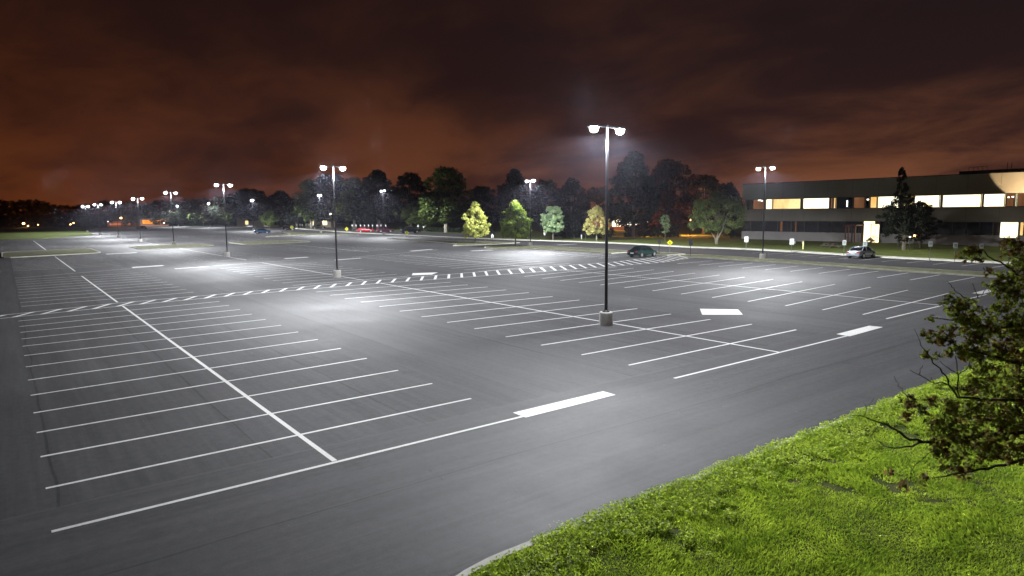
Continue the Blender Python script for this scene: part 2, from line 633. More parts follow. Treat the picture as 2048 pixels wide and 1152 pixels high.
# ------------------------------------------------------------------ painted markings (world metres, fitted from the photograph)
b = MB()
rows1 = [(17.8, 17.8), (20.3, 20.3), (22.7, 22.9), (25.1, 25.7), (27.7, 28.4), (30.4, 31.2), (33.2, 33.9), (36.0, 36.6), (38.7, 39.3), (41.1, 42.0), (43.5, 44.6), (45.9, 47.2), (48.4, 49.8)]
for y0, y1 in rows1:
    b.stripe((.32, y0), (11.8, y1), .11)
rows2 = [(17.8, 17.8, 19.3, 31.6), (20.4, 20.2, 19.2, 31.4), (23.1, 22.6, 19.2, 31.1), (25.8, 25.3, 19.2, 31.0), (28.7, 28.1, 19.3, 31.2), (31.4, 30.9, 19.3, 31.1), (34.1, 33.5, 19.2, 31.3), (37.0, 36.2, 19.3, 31.2), (39.8, 39.2, 19.3, 31.4), (42.7, 41.8, 19.3, 31.2), (45.2, 44.5, 19.2, 31.3), (47.9, 47.0, 19.2, 31.0), (50.7, 49.8, 19.2, 31.1)]
for y0, y1, x0, x1 in rows2:
    b.stripe((x0, y0), (x1, y1), .11)
rows3 = [(18.0, 18.7), (20.4, 21.4), (22.8, 24.1), (25.5, 26.9), (28.3, 29.7), (31.0, 32.4), (33.7, 35.2), (36.6, 37.9), (39.3, 40.7), (41.9, 43.3), (44.3, 45.9), (46.8, 48.7), (49.5, 51.1)]
for y0, y1 in rows3:
    b.stripe((39.1, y0), (53.4, y1), .11)
rows4 = [16.3, 18.9, 21.6, 24.4, 27.1, 29.8, 32.6, 35.5, 38.2, 40.9, 43.8, 46.4, 49.4]
for i, y in enumerate(rows4):
    b.stripe((61.2 + .3 * (i > 4), y), (67.6 + .06 * i, y + .15), .11)
for k in range(10):
    y = 56.3 + 2.68 * k
    b.stripe((.6, y), (11.7, y + 1.0), .11)
for k in range(12):
    y = 57.3 + 2.68 * k
    if k < 10:
        b.stripe((19.5, y - .4), (31.2, y + .2), .11)
    b.stripe((39.0, y - .3), (53.0, y + 1.1), .11)
    if k < 9 and k > 0:
        b.stripe((61.7, y + 2.4), (68.4, y + 3), .11)
for k in range(12):
    y = 95 + 2.7 * k
    b.stripe((.6, y), (11.7, y + .8), .11)
    b.stripe((19.5, y), (31.2, y + .5), .11)
    b.stripe((39.0, y + 7), (53.0, y + 8), .11)
for k in range(22):
    y = 158 + 2.7 * k
    b.stripe((-5.4, y), (-.2, y), .11)
    b.stripe((39.5, y + 4), (52.6, y + 4), .11)
    if k < 10:
        b.stripe((84.2, 118 + 2.7 * k), (88, 118.2 + 2.7 * k), .11)
for y in (79.7, 82.4, 85, 53.2, 56, 58.6, 60.5):
    b.stripe((-12.5, y), (-5.6 + .0 * y, y), .11)
for k in range(16):
    y = 13.0 + 2.75 * k
    x1 = np.interp(y, [p[1] for p in SW], [p[0] for p in SW]) - .05
    b.stripe((x1 - 5.9, y + .15), (x1, y + .05), .11)
struct('stall_lines', b, M['white'], 'white painted lines between parking bays')
b = MB()
for x, segs in ((6.08, ((15.3, 51.75), (54.3, 81.2), (88.8, 124.6), (150.4, 214))), (26.0, ((15.35, 27.9), (27.9, 53.3), (56.6, 87.2), (93.8, 137.3), (153, 200))), (46.45, ((16.8, 52.6), (56.9, 88.4), (99, 140)))):
    for y0, y1 in segs:
        b.stripe((x, y0), (x, y1), .132 if x < 10 else .125, .004)
struct('centre_lines', b, M['white'], 'long white lines down the middle of the parking blocks')
b = MB()
b.stripe((.3, 15.2), (12.05, 15.2), .12, .006)
b.stripe((19.0, 15.3), (31.8, 15.35), .12, .006)
b.stripe((38.5, 16.45), (46.5, 16.55), .12, .006)
b.stripe((46.5, 16.55), (54.5, 16.75), .12, .006)
b.stripe((.6, 83.2), (15.2, 90.4), .12, .006)
b.stripe((15.4, 84.5), (31.0, 88.9), .14, .006)
b.stripe((38.9, 88.3), (57.2, 95.6), .12, .006)
struct('block_end_lines', b, M['white'], 'white lines closing the ends of the parking blocks')
b = MB()
b.sheet([(11.9, 15.05), (15.75, 15.1), (15.75, 15.68), (11.9, 15.68)], .008)
b.sheet([(31.8, 15.2), (35.6, 15.35), (35.5, 16.0), (31.9, 15.9)], .008)
b.sheet([(54.6, 17.0), (58.6, 17.15), (58.6, 17.8), (54.6, 17.65)], .008)
b.sheet([(34.0, 25.5), (32.1, 23.9), (33.9, 22.4), (35.5, 23.8)], .008)
b.sheet([(32.9, 60.0), (31.7, 58.0), (33.5, 57.2), (35.3, 59.0)], .008)
b.sheet([(11.9, 89.6), (15.4, 90.4), (15.4, 91.8), (11.9, 91.1)], .008)
b.sheet([(30.8, 92.1), (34.4, 92.9), (34.4, 93.9), (30.8, 93.2)], .008)
b.sheet([(15.4, 84.0), (19.2, 84.9), (19.2, 85.5), (15.4, 84.7)], .008)
b.sheet([(34.8, 84.3), (39.0, 85.4), (39.0, 86.0), (34.8, 85.0)], .008)
b.sheet([(52.2, 95.2), (57.6, 97.4), (57.6, 98.4), (52.2, 96.2)], .008)
b.sheet([(59.3, 88.3), (63.4, 88.2), (63.4, 89.2), (59.3, 89.2)], .008)
b.sheet([(81.4, 92.6), (86.2, 92.7), (86.2, 93.5), (81.4, 93.4)], .008)
b.sheet([(13.0, 125.0), (17.6, 126.4), (17.6, 128.0), (13.0, 126.8)], .008)
struct('stop_bars', b, M['white'], 'wide solid white bars and patches at the lane ends')
# crosswalk: two edge lines with slanting bars
b = MB()
FE = [(-8, 50.6), (-.6, 52.0), (6.0, 53.8), (15.8, 54.7), (26.4, 56.0), (41.7, 56.7), (57.8, 56.3), (68.0, 58.4), (71, 59.0)]
NE = [(-8, 49.2), (-.5, 50.4), (6.1, 51.9), (16.2, 53.0), (25.7, 53.3), (40.7, 52.4), (61.8, 51.9), (71.0, 54.6)]
fe = lambda x: float(np.interp(x, [p[0] for p in FE], [p[1] for p in FE]))
ne = lambda x: float(np.interp(x, [p[0] for p in NE], [p[1] for p in NE]))
for path in (FE, NE):
    for i in range(len(path) - 1):
        b.stripe(path[i], path[i + 1], .12, .0022 + .0003 * (i % 2))
x = -7.
i = 0
while x < 70:
    dx = .66 * (fe(x) - ne(x))
    b.stripe((x, ne(x)), (x + dx, fe(x + dx)), .24 if x < 40 else .27, .0040)
    x += 1.42
struct('crosswalk', b, M['white'], 'long striped pedestrian crossing across the whole lot')

# ------------------------------------------------------------------ foreground lawn with kerb
edge = [(60, 9.0), (6.6, 9.0)] + [(6.6 - 4.0 * math.sin(a), 5.0 + 4.0 * math.cos(a)) for a in np.linspace(.1, 1.52, 12)] + [(2.6, -60)]
b = MB()
ribbon(b, edge, 0, -.16, -.05, .12)
struct('kerb', b, M['concrete'], 'concrete kerb of the near lawn where it meets the frontage road')
E2 = offset(edge, -.16)
struct('near_lawn', MB().sheet(E2 + [(60, -60)], .10), M['soil'], 'soil and thatch under the near lawn')


def vnoise(x, y, s, seed=0):
    x, y = x * s, y * s
    xi, yi = np.floor(x).astype(int), np.floor(y).astype(int)
    xf, yf = x - xi, y - yi
    u, v = xf * xf * (3 - 2 * xf), yf * yf * (3 - 2 * yf)

    def h(a, c):
        k = (a * 374761393 + c * 668265263 + seed * 1274126177) & 0x7fffffff
        k = ((k ^ (k >> 13)) * 1103515245) & 0x7fffffff
        return (k & 0xffff) / 65535.
    return (h(xi, yi) * (1 - u) + h(xi + 1, yi) * u) * (1 - v) + (h(xi, yi + 1) * (1 - u) + h(xi + 1, yi + 1) * u) * v


def fnoise(x, y, s, seed=0):
    wx = vnoise(x, y, s * 1.7, seed + 50) + .5 * vnoise(x, y, s * 4.3, seed + 51)
    wy = vnoise(x, y, s * 1.7, seed + 60) + .5 * vnoise(x, y, s * 4.3, seed + 61)
    return vnoise(x + wx * 1.1 / s, y + wy * 1.1 / s, s, seed)


def lawn_points(n, x0=2.6, x1=40, y0=-1, y1=9.0, marg=1.25):
    P = np.stack([RNG.uniform(x0, x1, n), RNG.uniform(y0, y1, n)], 1)
    D = P - 0
    f = np.array(Fv)
    r = np.array(R2)
    u = np.array(U2)
    v3 = np.concatenate([D, np.full((n, 1), .1 - CAMH)], 1)
    z = v3 @ f
    sx = (v3 @ r) / z * FPX
    sy = (v3 @ u) / z * FPX
    ok = (z > 1) & (abs(sx) < 1024 * marg) & (sy > -576 * marg)
    ok &= ~((P[:, 0] < 7.2) & (np.hypot(P[:, 0] - 6.6, P[:, 1] - 5.0) > 3.80) & (P[:, 1] > 5.1))
    # thin out with distance
    ok &= RNG.random(n) < np.clip((13.5 / np.maximum(z, 1)) ** 1.3, .12, 1)
    return P[ok], z[ok]


P, Z = lawn_points(1250000)
fb = .55 * fnoise(P[:, 0], P[:, 1], .75, 3) + .3 * vnoise(P[:, 0], P[:, 1], 2.1, 5) + .15 * vnoise(P[:, 0], P[:, 1], 6., 8)
edgeb = np.clip((P[:, 1] - 6.8) / 1.2, 0, 1) * np.clip((8.75 - P[:, 1]) / .5, 0, 1)
keep = fb - .16 * edgeb > .205 + .15 * RNG.random(len(P))
P, Z, fb = P[keep], Z[keep], fb[keep]
n = len(P)
hgt = (.022 + .042 * RNG.random(n)) * (.6 + .9 * vnoise(P[:, 0], P[:, 1], 1.4, 9))
wd = (.0028 + .0032 * RNG.random(n)) * (.75 + Z / 22)
ang = RNG.uniform(0, 2 * pi, n)
lean = RNG.uniform(.15, 1.0, n) * hgt
la = RNG.uniform(0, 2 * pi, n) * .5 + vnoise(P[:, 0], P[:, 1], .9, 4) * 6
V = np.zeros((n, 4, 3))
base = np.concatenate([P, np.full((n, 1), .095)], 1)
wv = np.stack([np.cos(ang) * wd, np.sin(ang) * wd, 0 * wd], 1)
mid = base + np.stack([np.cos(la) * lean * .35, np.sin(la) * lean * .35, hgt * .6], 1)
tip = base + np.stack([np.cos(la) * lean, np.sin(la) * lean, hgt], 1)
V[:, 0] = base - wv
V[:, 1] = base + wv
V[:, 2] = mid + wv * .8
V[:, 3] = tip
tag(link_mesh('grass', quads_mesh('grass', V, M['blade'])), 'bright green uneven grass of the near lawn', 'grass', None, 'stuff')

# low clover and weed clumps along the kerb
P, Z = lawn_points(260000, y0=5.5, y1=9.42)
cl = .6 * fnoise(P[:, 0], P[:, 1], 1.2, 21) + .4 * vnoise(P[:, 0], P[:, 1], 4.5, 22)
keep = (cl + .32 * np.clip((P[:, 1] - 7.6) / 1.2, -1, 1) > .56) & (P[:, 1] < 8.98 + .15 * vnoise(P[:, 0], P[:, 1], 3.0, 25) * (P[:, 0] > 8) - .15 * (P[:, 0] < 7.0))
P, Z, cl = P[keep], Z[keep], cl[keep]
n = len(P)
hz = .10 + .03 + RNG.random(n) * .09 * (.4 + cl)
c = np.stack([P[:, 0], P[:, 1], hz], 1)
s = (.010 + .012 * RNG.random(n)) * (.8 + Z / 30)
nd = RNG.normal(size=(n, 3)) * .6 + [0, 0, 1]
nd /= np.linalg.norm(nd, axis=1)[:, None]
t1 = np.cross(nd, RNG.normal(size=(n, 3)))
t1 /= np.linalg.norm(t1, axis=1)[:, None]
t2 = np.cross(nd, t1)
V = np.stack([c - t1 * s[:, None], c + t2 * s[:, None] * .8, c + t1 * s[:, None], c - t2 * s[:, None] * .8], 1)
tag(link_mesh('clover', quads_mesh('clover', V, M['weed'])), 'low clover and weeds spilling over the kerb', 'weeds', None, 'stuff')
# little yellow flowers near the kerb end
pc = G(1115, 1092)
n = 90
P = np.stack([RNG.normal(pc.x, .42, n), RNG.normal(pc.y - .1, .28, n), RNG.uniform(.15, .2, n)], 1)
s = .011
V = np.stack([P + [-s, 0, 0], P + [0, -s, .004], P + [s, 0, 0], P + [0, s, .004]], 1)
tag(link_mesh('flowers', quads_mesh('flowers', V, M['petal'])), 'tiny yellow flowers in the grass near the kerb end', 'flowers', None, 'stuff')
# leaf litter on asphalt and lawn
L_ = []
for k in range(85):
    x, y = RNG.uniform(-2, 42), RNG.uniform(9.8, 46) if RNG.random() < .45 else RNG.uniform(9.5, 15)
    z = .006
    if k % 4 == 0:
        x, y, z = RNG.uniform(7, 26), RNG.uniform(4, 9), .15
    a = RNG.uniform(0, 2 * pi)
    s = RNG.uniform(.012, .036)
    ca, sa = math.cos(a) * s, math.sin(a) * s
    L_.append([(x - ca, y - sa, z), (x + sa * .6, y - ca * .6, z + .012), (x + ca, y + sa, z + .004), (x - sa * .6, y + ca * .6, z + .015)])
tag(link_mesh('leaf_litter', quads_mesh('leaf_litter', np.array(L_), M['litter'])), 'small pale fallen leaves scattered on the asphalt', 'leaf litter', None, 'stuff')


# ------------------------------------------------------------------ lamp posts
LAMP_POWER = 41000.


def lamp_light(parent, x, y, z, power, col=(.94, .965, 1.0), batwing=True, out=(0, 0)):
    ld = bpy.data.lights.new('lamp_light', 'POINT')
    ld.energy = power
    ld.color = col
    ld.shadow_soft_size = .16
    if batwing:
        ld.use_nodes = True
        N, L = ld.node_tree.nodes, ld.node_tree.links
        em = N.get('Emission') or N.new('ShaderNodeEmission')
        tc = N.new('ShaderNodeTexCoord')
        sp = N.new('ShaderNodeSeparateXYZ')
        L.new(tc.outputs['Normal'], sp.inputs[0])
        ng = N.new('ShaderNodeMath')
        ng.operation = 'MULTIPLY'
        ng.inputs[1].default_value = -1
        L.new(sp.outputs[2], ng.inputs[0])
        fc = N.new('ShaderNodeFloatCurve')
        cv = fc.mapping.curves[0]
        pts = [(0, 0), (.06, 0), (.12, .13), (.20, .36), (.30, .70), (.40, .82), (.50, .58), (.60, .38), (.75, .22), (.88, .14), (1, .10)]
        cv.points[0].location = pts[0]
        cv.points[1].location = pts[-1]
        for p in pts[1:-1]:
            cv.points.new(*p)
        fc.mapping.update()
        L.new(ng.outputs[0], fc.inputs['Value'])
        dp = N.new('ShaderNodeVectorMath')
        dp.operation = 'DOT_PRODUCT'
        dp.inputs[1].default_value = (out[0], out[1], 0)
        L.new(tc.outputs['Normal'], dp.inputs[0])
        ma = N.new('ShaderNodeMath')
        ma.operation = 'MULTIPLY_ADD'
        ma.inputs[1].default_value = .30
        ma.inputs[2].default_value = .66
        L.new(dp.outputs['Value'], ma.inputs[0])
        mu = N.new('ShaderNodeMath')
        mu.operation = 'MULTIPLY'
        L.new(fc.outputs[0], mu.inputs[0])
        L.new(ma.outputs[0], mu.inputs[1])
        L.new(mu.outputs[0], em.inputs['Strength'])
    o = bpy.data.objects.new('lamp_light', ld)
    COL.objects.link(o)
    o.parent = parent
    o.location = (x, y, z)
    return o


def lamp_post(px, py, top, axis, label, power=1., hs=.95, fix=None, sz=1., heads=(-1, 1)):
    p = Vector(fix) if fix else G(px, py)
    d = depth((p.x, p.y, 5))
    # height from the pixel of the lamp heads
    r = ray(px - 3, top)
    k = math.hypot(p.x, p.y) / math.hypot(r.x, r.y)
    h = CAMH + r.z * k
    t = thing('lamp_post', label, 'lamp post', (p.x, p.y, 0), 0, 'twin headed lamp posts of the car park')
    MB().lathe([(.36, 0), (.36, .66), (.355, .69), (.33, .715)], 24).build('concrete_base', M['concrete'], t, True)
    c = MB().lathe([(.20, .70), (.20, .76), (.15, .80), (.11, .82)], 18)
    c.build('base_cover', M['black'], t, True)
    pb = MB()
    pb.cyl((0, 0, .72), (0, 0, h), .088 * sz, .066 * sz, 12)
    pb.build('pole', M['black'], t, True)
    ax = Vector((1, 0, 0)) if axis == 'x' else Vector((0, 1, 0))
    rz = 0 if axis == 'x' else pi / 2
    Mx = Matrix.Rotation(rz, 4, 'Z')
    MB().box(-hs + .2, hs - .2, -.035, .035, h - .13, h - .05, Mx).build('arm', M['black'], t)
    for sgn in heads:
        hb = MB()
        prof = [(-.27, -.21), (.27, -.21), (.27, .21), (-.27, .21)]
        cx = sgn * hs
        zz = h - .16
        vs = [Mx @ Vector((cx + a, q, zz)) for a, q in prof] + [Mx @ Vector((cx + a * .97, q * .97, zz + .06)) for a, q in prof] + [Mx @ Vector((cx + a * .7, q * .6, zz + .12)) for a, q in prof]
        fs = [(3, 2, 1, 0), (8, 9, 10, 11)]
        for l in (0, 4):
            fs += [(l + i, l + (i + 1) % 4, l + 4 + (i + 1) % 4, l + 4 + i) for i in range(4)]
        hb.add(vs, fs)
        ho = hb.build('lamp_head', M['black'], t)
        lb = MB()
        nseg, rings = 16, 5
        vs, fs = [], []
        for j in range(rings + 1):
            a = j / rings * pi / 2
            for i in range(nseg):
                u = 2 * pi * i / nseg
                vs.append(Mx @ Vector((cx + .24 * math.cos(a) ** .6 * math.cos(u), .20 * math.cos(a) ** .6 * math.sin(u), zz - .003 - .27 * math.sin(a))))
        for j in range(rings):
            fs += [(j * nseg + i, (j + 1) * nseg + i, (j + 1) * nseg + (i + 1) % nseg, j * nseg + (i + 1) % nseg) for i in range(nseg)]
        lb.add(vs, fs).build('lens', M['lens'], ho, True)
        loc = Mx @ Vector((cx, 0, zz - .48))
        o = Mx @ Vector((sgn, 0, 0))
        lamp_light(t, loc.x, loc.y, loc.z, LAMP_POWER * power, out=(o.x, o.y))
    return t


lamp_post(1212, 650, 250, 'x', 'tall twin lamp post nearest the camera, brightest, in the middle of the lot')
lamp_post(675, 555, 331, 'x', 'second twin lamp post of the long left row, left of the photo centre')
lamp_post(455, 514, 367, 'x', 'third twin lamp post of the long left row, standing in a block of bays')
lamp_post(348, 490, 383.5, 'x', 'fourth twin lamp post of the left row, on the grass island')
lamp_post(281.5, 484, 395.5, 'x', 'fifth twin lamp post of the left row, near the dark far car')
lamp_post(237, 475, 403, 'x', 'sixth twin lamp post of the left row, before the orange lights')
lamp_post(205, 468, 408, 'x', 'seventh twin lamp post of the left row, beside the far grass field', fix=(26, 264, 0))
lamp_post(183, 465, 411.5, 'x', 'last twin lamp post of the left row, farthest left', fix=(26, 306, 0))
lamp_post(1525, 519, 333, 'y', 'twin lamp post on the thin median in front of the office building', 1.0)
lamp_post(1061, 492, 359, 'y', 'twin lamp post just right of the dark round tree', 1.5)
lamp_post(768, 470, 380, 'y', 'twin lamp post in front of the dark red car', 1.1)
lamp_post(642, 466, 389, 'y', 'twin lamp post left of the red car by the lit house', 1.1)
lamp_post(507, 460, 399, 'y', 'twin lamp post behind the blue car', 1.2)
lamp_post(420, 454, 406, 'y', 'twin lamp post beside the two small round trees far left of centre', 1.2)
lamp_post(357, 452.5, 411, 'y', 'small distant twin lamp post just right of the fourth lamp of the left row', 1.2)
lamp_post(332, 451, 414, 'y', 'tiny distant lamp post above the right end of the orange shop front', 1.2)
lamp_post(305, 450, 416, 'y', 'tiny distant lamp post above the left end of the orange shop front', 1.2)


# ------------------------------------------------------------------ trees
def crown_points(kind, nclump, rng):
    """unit crown: radius ~1 horizontally, z 0..1"""
    C, Rr = [], []
    while len(C) < nclump:
        t = rng.random()
        if kind == 'ovoid':
            rm = math.sin(pi * min(1, .10 + t * .90) ** .62) ** .75
        elif kind == 'spread':
            rm = (1 - (2 * abs(t - .42)) ** 2.4) ** .5 if abs(t - .42) < .5 else .25
        elif kind == 'cone':
            rm = (1 - t) ** .85 * .98 + .03
        elif kind == 'tall':
            rm = max(.12, math.sin(pi * (.08 + .88 * t)) ** .6) * (1 - .25 * t)
        else:
            rm = max(.15, math.sin(pi * (.12 + .84 * t)) ** .5)
        a = rng.random() * 2 * pi
        rm *= .86 + .22 * math.sin(a * 3 + t * 9) * (.6 if kind != 'cone' else .3)
        r = rm * (rng.random() ** .38) * rng.uniform(.85, 1.16)
        C.append((r * math.cos(a), r * math.sin(a), t))
        Rr.append(rng.uniform(.75, 1.25))
    return np.array(C), np.array(Rr)


def leaves(C, Rc, per, size, rng, up=.35, flat=.75, quad=True):
    n = len(C) * per
    c = np.repeat(C, per, 0)
    rc = np.repeat(Rc, per)
    d = rng.normal(size=(n, 3))
    d /= np.linalg.norm(d, axis=1)[:, None]
    rad = rng.random(n) ** .5
    p = c + d * (rc * rad)[:, None] * [1, 1, flat]
    nrm = d * .5 + rng.normal(size=(n, 3)) * .7 + [0, 0, up]
    nrm /= np.linalg.norm(nrm, axis=1)[:, None]
    t1 = np.cross(nrm, rng.normal(size=(n, 3)))
    t1 /= np.linalg.norm(t1, axis=1)[:, None]
    t2 = np.cross(nrm, t1)
    s = (size * rng.uniform(.6, 1.3, n))[:, None]
    return np.stack([p - t1 * s, p + t2 * s * .62, p + t1 * s, p - t2 * s * .62], 1)


def make_tree(label, base, h, cb, rad, kind, leafmat, barkmat, seed, nclump=60, per=70, leaf=.16, clump=.3, name='tree', fork=0, group=None, rz=None, rad2=None, droop=0.):
    """base: ground point, h total height, cb crown bottom height, rad crown radius"""
    rng = np.random.default_rng(seed)
    t = thing(name, label, 'tree', (base[0], base[1], base[2] if len(base) > 2 else .1), 0 if rz is None else rz, group)
    C, Rr = crown_points(kind, nclump, rng)
    C = C * [rad, rad2 or rad, h - cb] + [0, 0, cb]
    Rc = Rr * clump * rad
    # trunk & limbs
    b = MB()
    tr = max(.06, h * .017)
    roots = [(0, 0)]
    top = cb + (h - cb) * .62
    if fork:
        for k in range(fork):
            a = 2 * pi * k / fork + .4
            e = Vector((math.cos(a), math.sin(a), 0))
            b.tube([(e * .08), e * .25 + Vector((0, 0, cb * .45)), e * (rad * .22) + Vector((0, 0, cb * 1.02)), e * (rad * .42) + Vector((0, 0, cb + (h - cb) * .45))], [tr, tr * .8, tr * .6, tr * .25], 7)
    else:
        b.tube([(0, 0, -.1), (.02 * h * rng.normal() * .3, .0, cb * .5), (0, 0, cb), (.03 * rng.normal() * h * .3, .02 * h * rng.normal() * .3, top), (0, 0, h * .96)], [tr * 1.25, tr, tr * .85, tr * .45, tr * .1], 7)
    for i in rng.choice(len(C), size=min(len(C), 18), replace=False):
        c = C[i]
        z0 = cb + (c[2] - cb) * .35
        s = Vector((c[0] * .02, c[1] * .02, z0)) if not fork else Vector((c[0] * .25, c[1] * .25, max(cb, z0 - .3)))
        m = Vector((c[0] * .5, c[1] * .5, z0 + (c[2] - z0) * .35))
        b.tube([s, m, Vector(c)], [tr * .34, tr * .2, tr * .07], 5)
    b.build('trunk', barkmat, t, True)
    V = leaves(C, Rc, per, leaf, rng)
    V[:, :, 2] = np.maximum(V[:, :, 2], cb * .8)
    link_mesh('crown', quads_mesh('crown', V, leafmat), t)
    return t


def px_tree(label, px, py, top, cb, wpx, kind, lm, bm, seed, **k):
    """tree standing at the ground pixel (px, py), with its crown between rows top and cb and wpx wide"""
    p = G(px, py)
    r = depth((p.x, p.y, 3))
    hz = 435.4 - .01012 * px
    s = r / FPX
    return make_tree(label, (p.x, p.y, .08), CAMH + (hz - top) * s, CAMH + (hz - cb) * s, wpx / 2 * s, kind, lm, bm, seed, **k)


px_tree('bright yellow green young tree on the island, left of the dark round tree', 951, 487, 407, 474, 60, 'ovoid', M['lf_maple'], M['bark'], 1, nclump=190, per=46, leaf=.17, clump=.145)
px_tree('dark green round tree with lime lit top and right side', 1031, 492, 405, 476, 74, 'ovoid', M['lf_maple2'], M['bark'], 2, nclump=220, per=50, leaf=.17, clump=.14)
px_tree('pale grey green rounded young tree behind the white oval sign', 1106, 481, 415, 463, 58, 'round', M['lf_pear'], M['bark'], 3, nclump=130, per=42, leaf=.18, clump=.15)
px_tree('golden leaved young tree partly behind the nearest lamp pole', 1193, 482, 414, 468, 60, 'ovoid', M['lf_gold'], M['palebark'], 4, nclump=110, per=34, leaf=.20, clump=.15)
px_tree('thin grey green sapling behind the yellow crossing sign', 1330, 482, 431, 465, 30, 'tall', M['lf_pear'], M['bark'], 5, nclump=40, per=22, leaf=.13, clump=.28)
px_tree('wide spreading tree with forked pale trunk left of the office building', 1433, 490, 386, 462, 124, 'spread', M['lf_locust'], M['palebark'], 6, nclump=130, per=90, leaf=.16, clump=.135, fork=3)
px_tree('small lit tree with pale leaning trunk behind the black pickup', 820, 460, 408, 446, 62, 'spread', M['lf_locust'], M['palebark'], 7, nclump=60, per=50, leaf=.32, clump=.2, fork=2)
px_tree('bright little round tree far away, right one of a pair', 407, 451.5, 425, 446, 15, 'round', M['lf_maple'], M['bark'], 8, nclump=24, per=40, leaf=.4, clump=.35)
px_tree('dull green little round tree far away, left one of a pair', 386, 451.5, 427, 446, 20, 'round', M['lf_locust'], M['bark'], 9, nclump=24, per=40, leaf=.45, clump=.35)
px_tree('small green tree above the orange shop front', 288, 452, 419, 443, 22, 'round', M['lf_locust'], M['bark'], 10, nclump=24, per=40, leaf=.5, clump=.35)
px_tree('small tree left of the white sedan in the distance', 457, 454, 424, 446, 20, 'round', M['lf_locust'], M['bark'], 12, nclump=24, per=40, leaf=.4, clump=.35)
px_tree('low broad tree just behind the blue car', 540, 457, 425, 450, 36, 'round', M['lf_dark2'], M['bark'], 13, nclump=40, per=40, leaf=.4, clump=.3)

# tall background trees: four crown shapes, copied
protos = {}


def proto(key, kind, lm, seed, nclump, per, leaf, clump, bm):
    rng = np.random.default_rng(seed)
    C, Rr = crown_points(kind, nclump, rng)
    C = C * [1, 1, 2.0] + [0, 0, .45]
    V = leaves(C, Rr * clump, per, leaf, rng)
    b = MB()
    b.tube([(0, 0, -.05), (.01, 0, .5), (0, .02, 1.2), (0, 0, 2.2)], [.07, .055, .035, .01], 7)
    for i in rng.choice(len(C), 16, replace=False):
        c = C[i]
        z0 = .4 + (c[2] - .4) * .4
        b.tube([(0, 0, z0), (c[0] * .5, c[1] * .5, z0 + (c[2] - z0) * .3), tuple(c)], [.02, .013, .004], 5)
    protos[key] = (b.mesh('trunk', bm, True), quads_mesh('crown', V, lm))


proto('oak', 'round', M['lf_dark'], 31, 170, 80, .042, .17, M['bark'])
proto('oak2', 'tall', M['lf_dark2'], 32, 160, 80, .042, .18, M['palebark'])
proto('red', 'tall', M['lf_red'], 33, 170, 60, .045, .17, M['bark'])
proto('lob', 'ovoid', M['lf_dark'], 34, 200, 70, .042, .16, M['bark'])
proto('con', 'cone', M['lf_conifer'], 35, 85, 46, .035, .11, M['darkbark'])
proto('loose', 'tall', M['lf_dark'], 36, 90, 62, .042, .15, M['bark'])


def far_tree(label, px, top, w, d, key, base=None, rz=0., name='tree', group='tall trees behind the car park'):
    hz = 435.4 - .01012 * px
    p = W(px, hz, d)
    h = CAMH + (hz - top) / FPX * d
    rad = w / 2 / FPX * d * (1.0 if key == 'con' else 1.38)
    t = thing(name, label, 'tree', (p.x, p.y, .05), rz, group)
    tm, cm = protos[key]
    for nm, me in (('trunk', tm), ('crown', cm)):
        o = link_mesh(nm, me, t)
        o.scale = (rad / 1.08, rad / 1.08, h / 2.5)
    return t


far_tree('dark distant tree above the white sedan', 500, 379, 78, 350, 'oak')
far_tree('dark tree right of the small red lit gap, behind the blue car', 562, 383, 72, 330, 'lob')
far_tree('dark low tree left of the house lights', 592, 398, 56, 300, 'oak', rz=1)
far_tree('tall tree with lit lower leaves behind the fourth lamp of the far row', 622, 362, 64, 284, 'oak2')
far_tree('large dark tree behind the second lamp post of the left row', 664, 350, 76, 272, 'oak', rz=2)
far_tree('tall tree standing behind the red car', 708, 358, 66, 265, 'oak2', rz=1)
far_tree('big dark rounded tree behind the dark red car', 757, 343, 88, 258, 'lob', rz=.5)
far_tree('dark narrow tree above the black pickup', 822, 348, 64, 248, 'oak', rz=3)
far_tree('huge broad tree with pale thick trunk left of the yellow green tree', 892, 338, 104, 205, 'oak2', rz=2)
far_tree('lower dark tree in the skyline gap above the yellow green tree', 962, 374, 60, 215, 'oak', rz=4)
far_tree('tall dark tree above the dark round tree', 1030, 341, 72, 208, 'lob', rz=2)
far_tree('dark tree just right of the right centre lamp heads', 1092, 362, 60, 205, 'oak', rz=5)
far_tree('broad dark tree above the pale grey green tree', 1143, 359, 80, 190, 'lob', rz=1.2)
far_tree('low dark tree seen behind the nearest lamp pole', 1196, 376, 64, 225, 'oak', rz=1.7)
far_tree('tallest tree, dark and pointed, right of the nearest lamp pole', 1267, 308, 98, 150, 'lob', rz=.3)
far_tree('tall russet leaved tree right of the tallest tree', 1338, 322, 100, 152, 'red', rz=.9)
far_tree('dark tree above the wide spreading tree, left one', 1408, 353, 78, 168, 'oak', rz=2.6)
far_tree('dark tree touching the left end of the office building', 1458, 368, 62, 168, 'lob', rz=3.9)
far_tree('russet low tree in front of the lit windows far behind', 1300, 372, 70, 168, 'red', rz=2.9)
far_tree('green low tree left of the huge broad tree, lit yellow from below', 850, 398, 58, 228, 'oak2', rz=.2)
far_tree('dim bush like tree between the pale grey green and golden trees', 1148, 424, 50, 150, 'oak', rz=1.5)
far_tree('slim dark conifer rising above the office roof', 1801, 334, 78, 104, 'con', name='conifer', group='trees against the office building')
far_tree('broad dark tree covering the office wall right of the lit entrance', 1812, 392, 92, 96, 'loose', rz=1, group='trees against the office building')
far_tree('darker low tree beside the conifer, right of the lit office door', 1846, 405, 66, 100, 'loose', rz=2, group='trees against the office building')

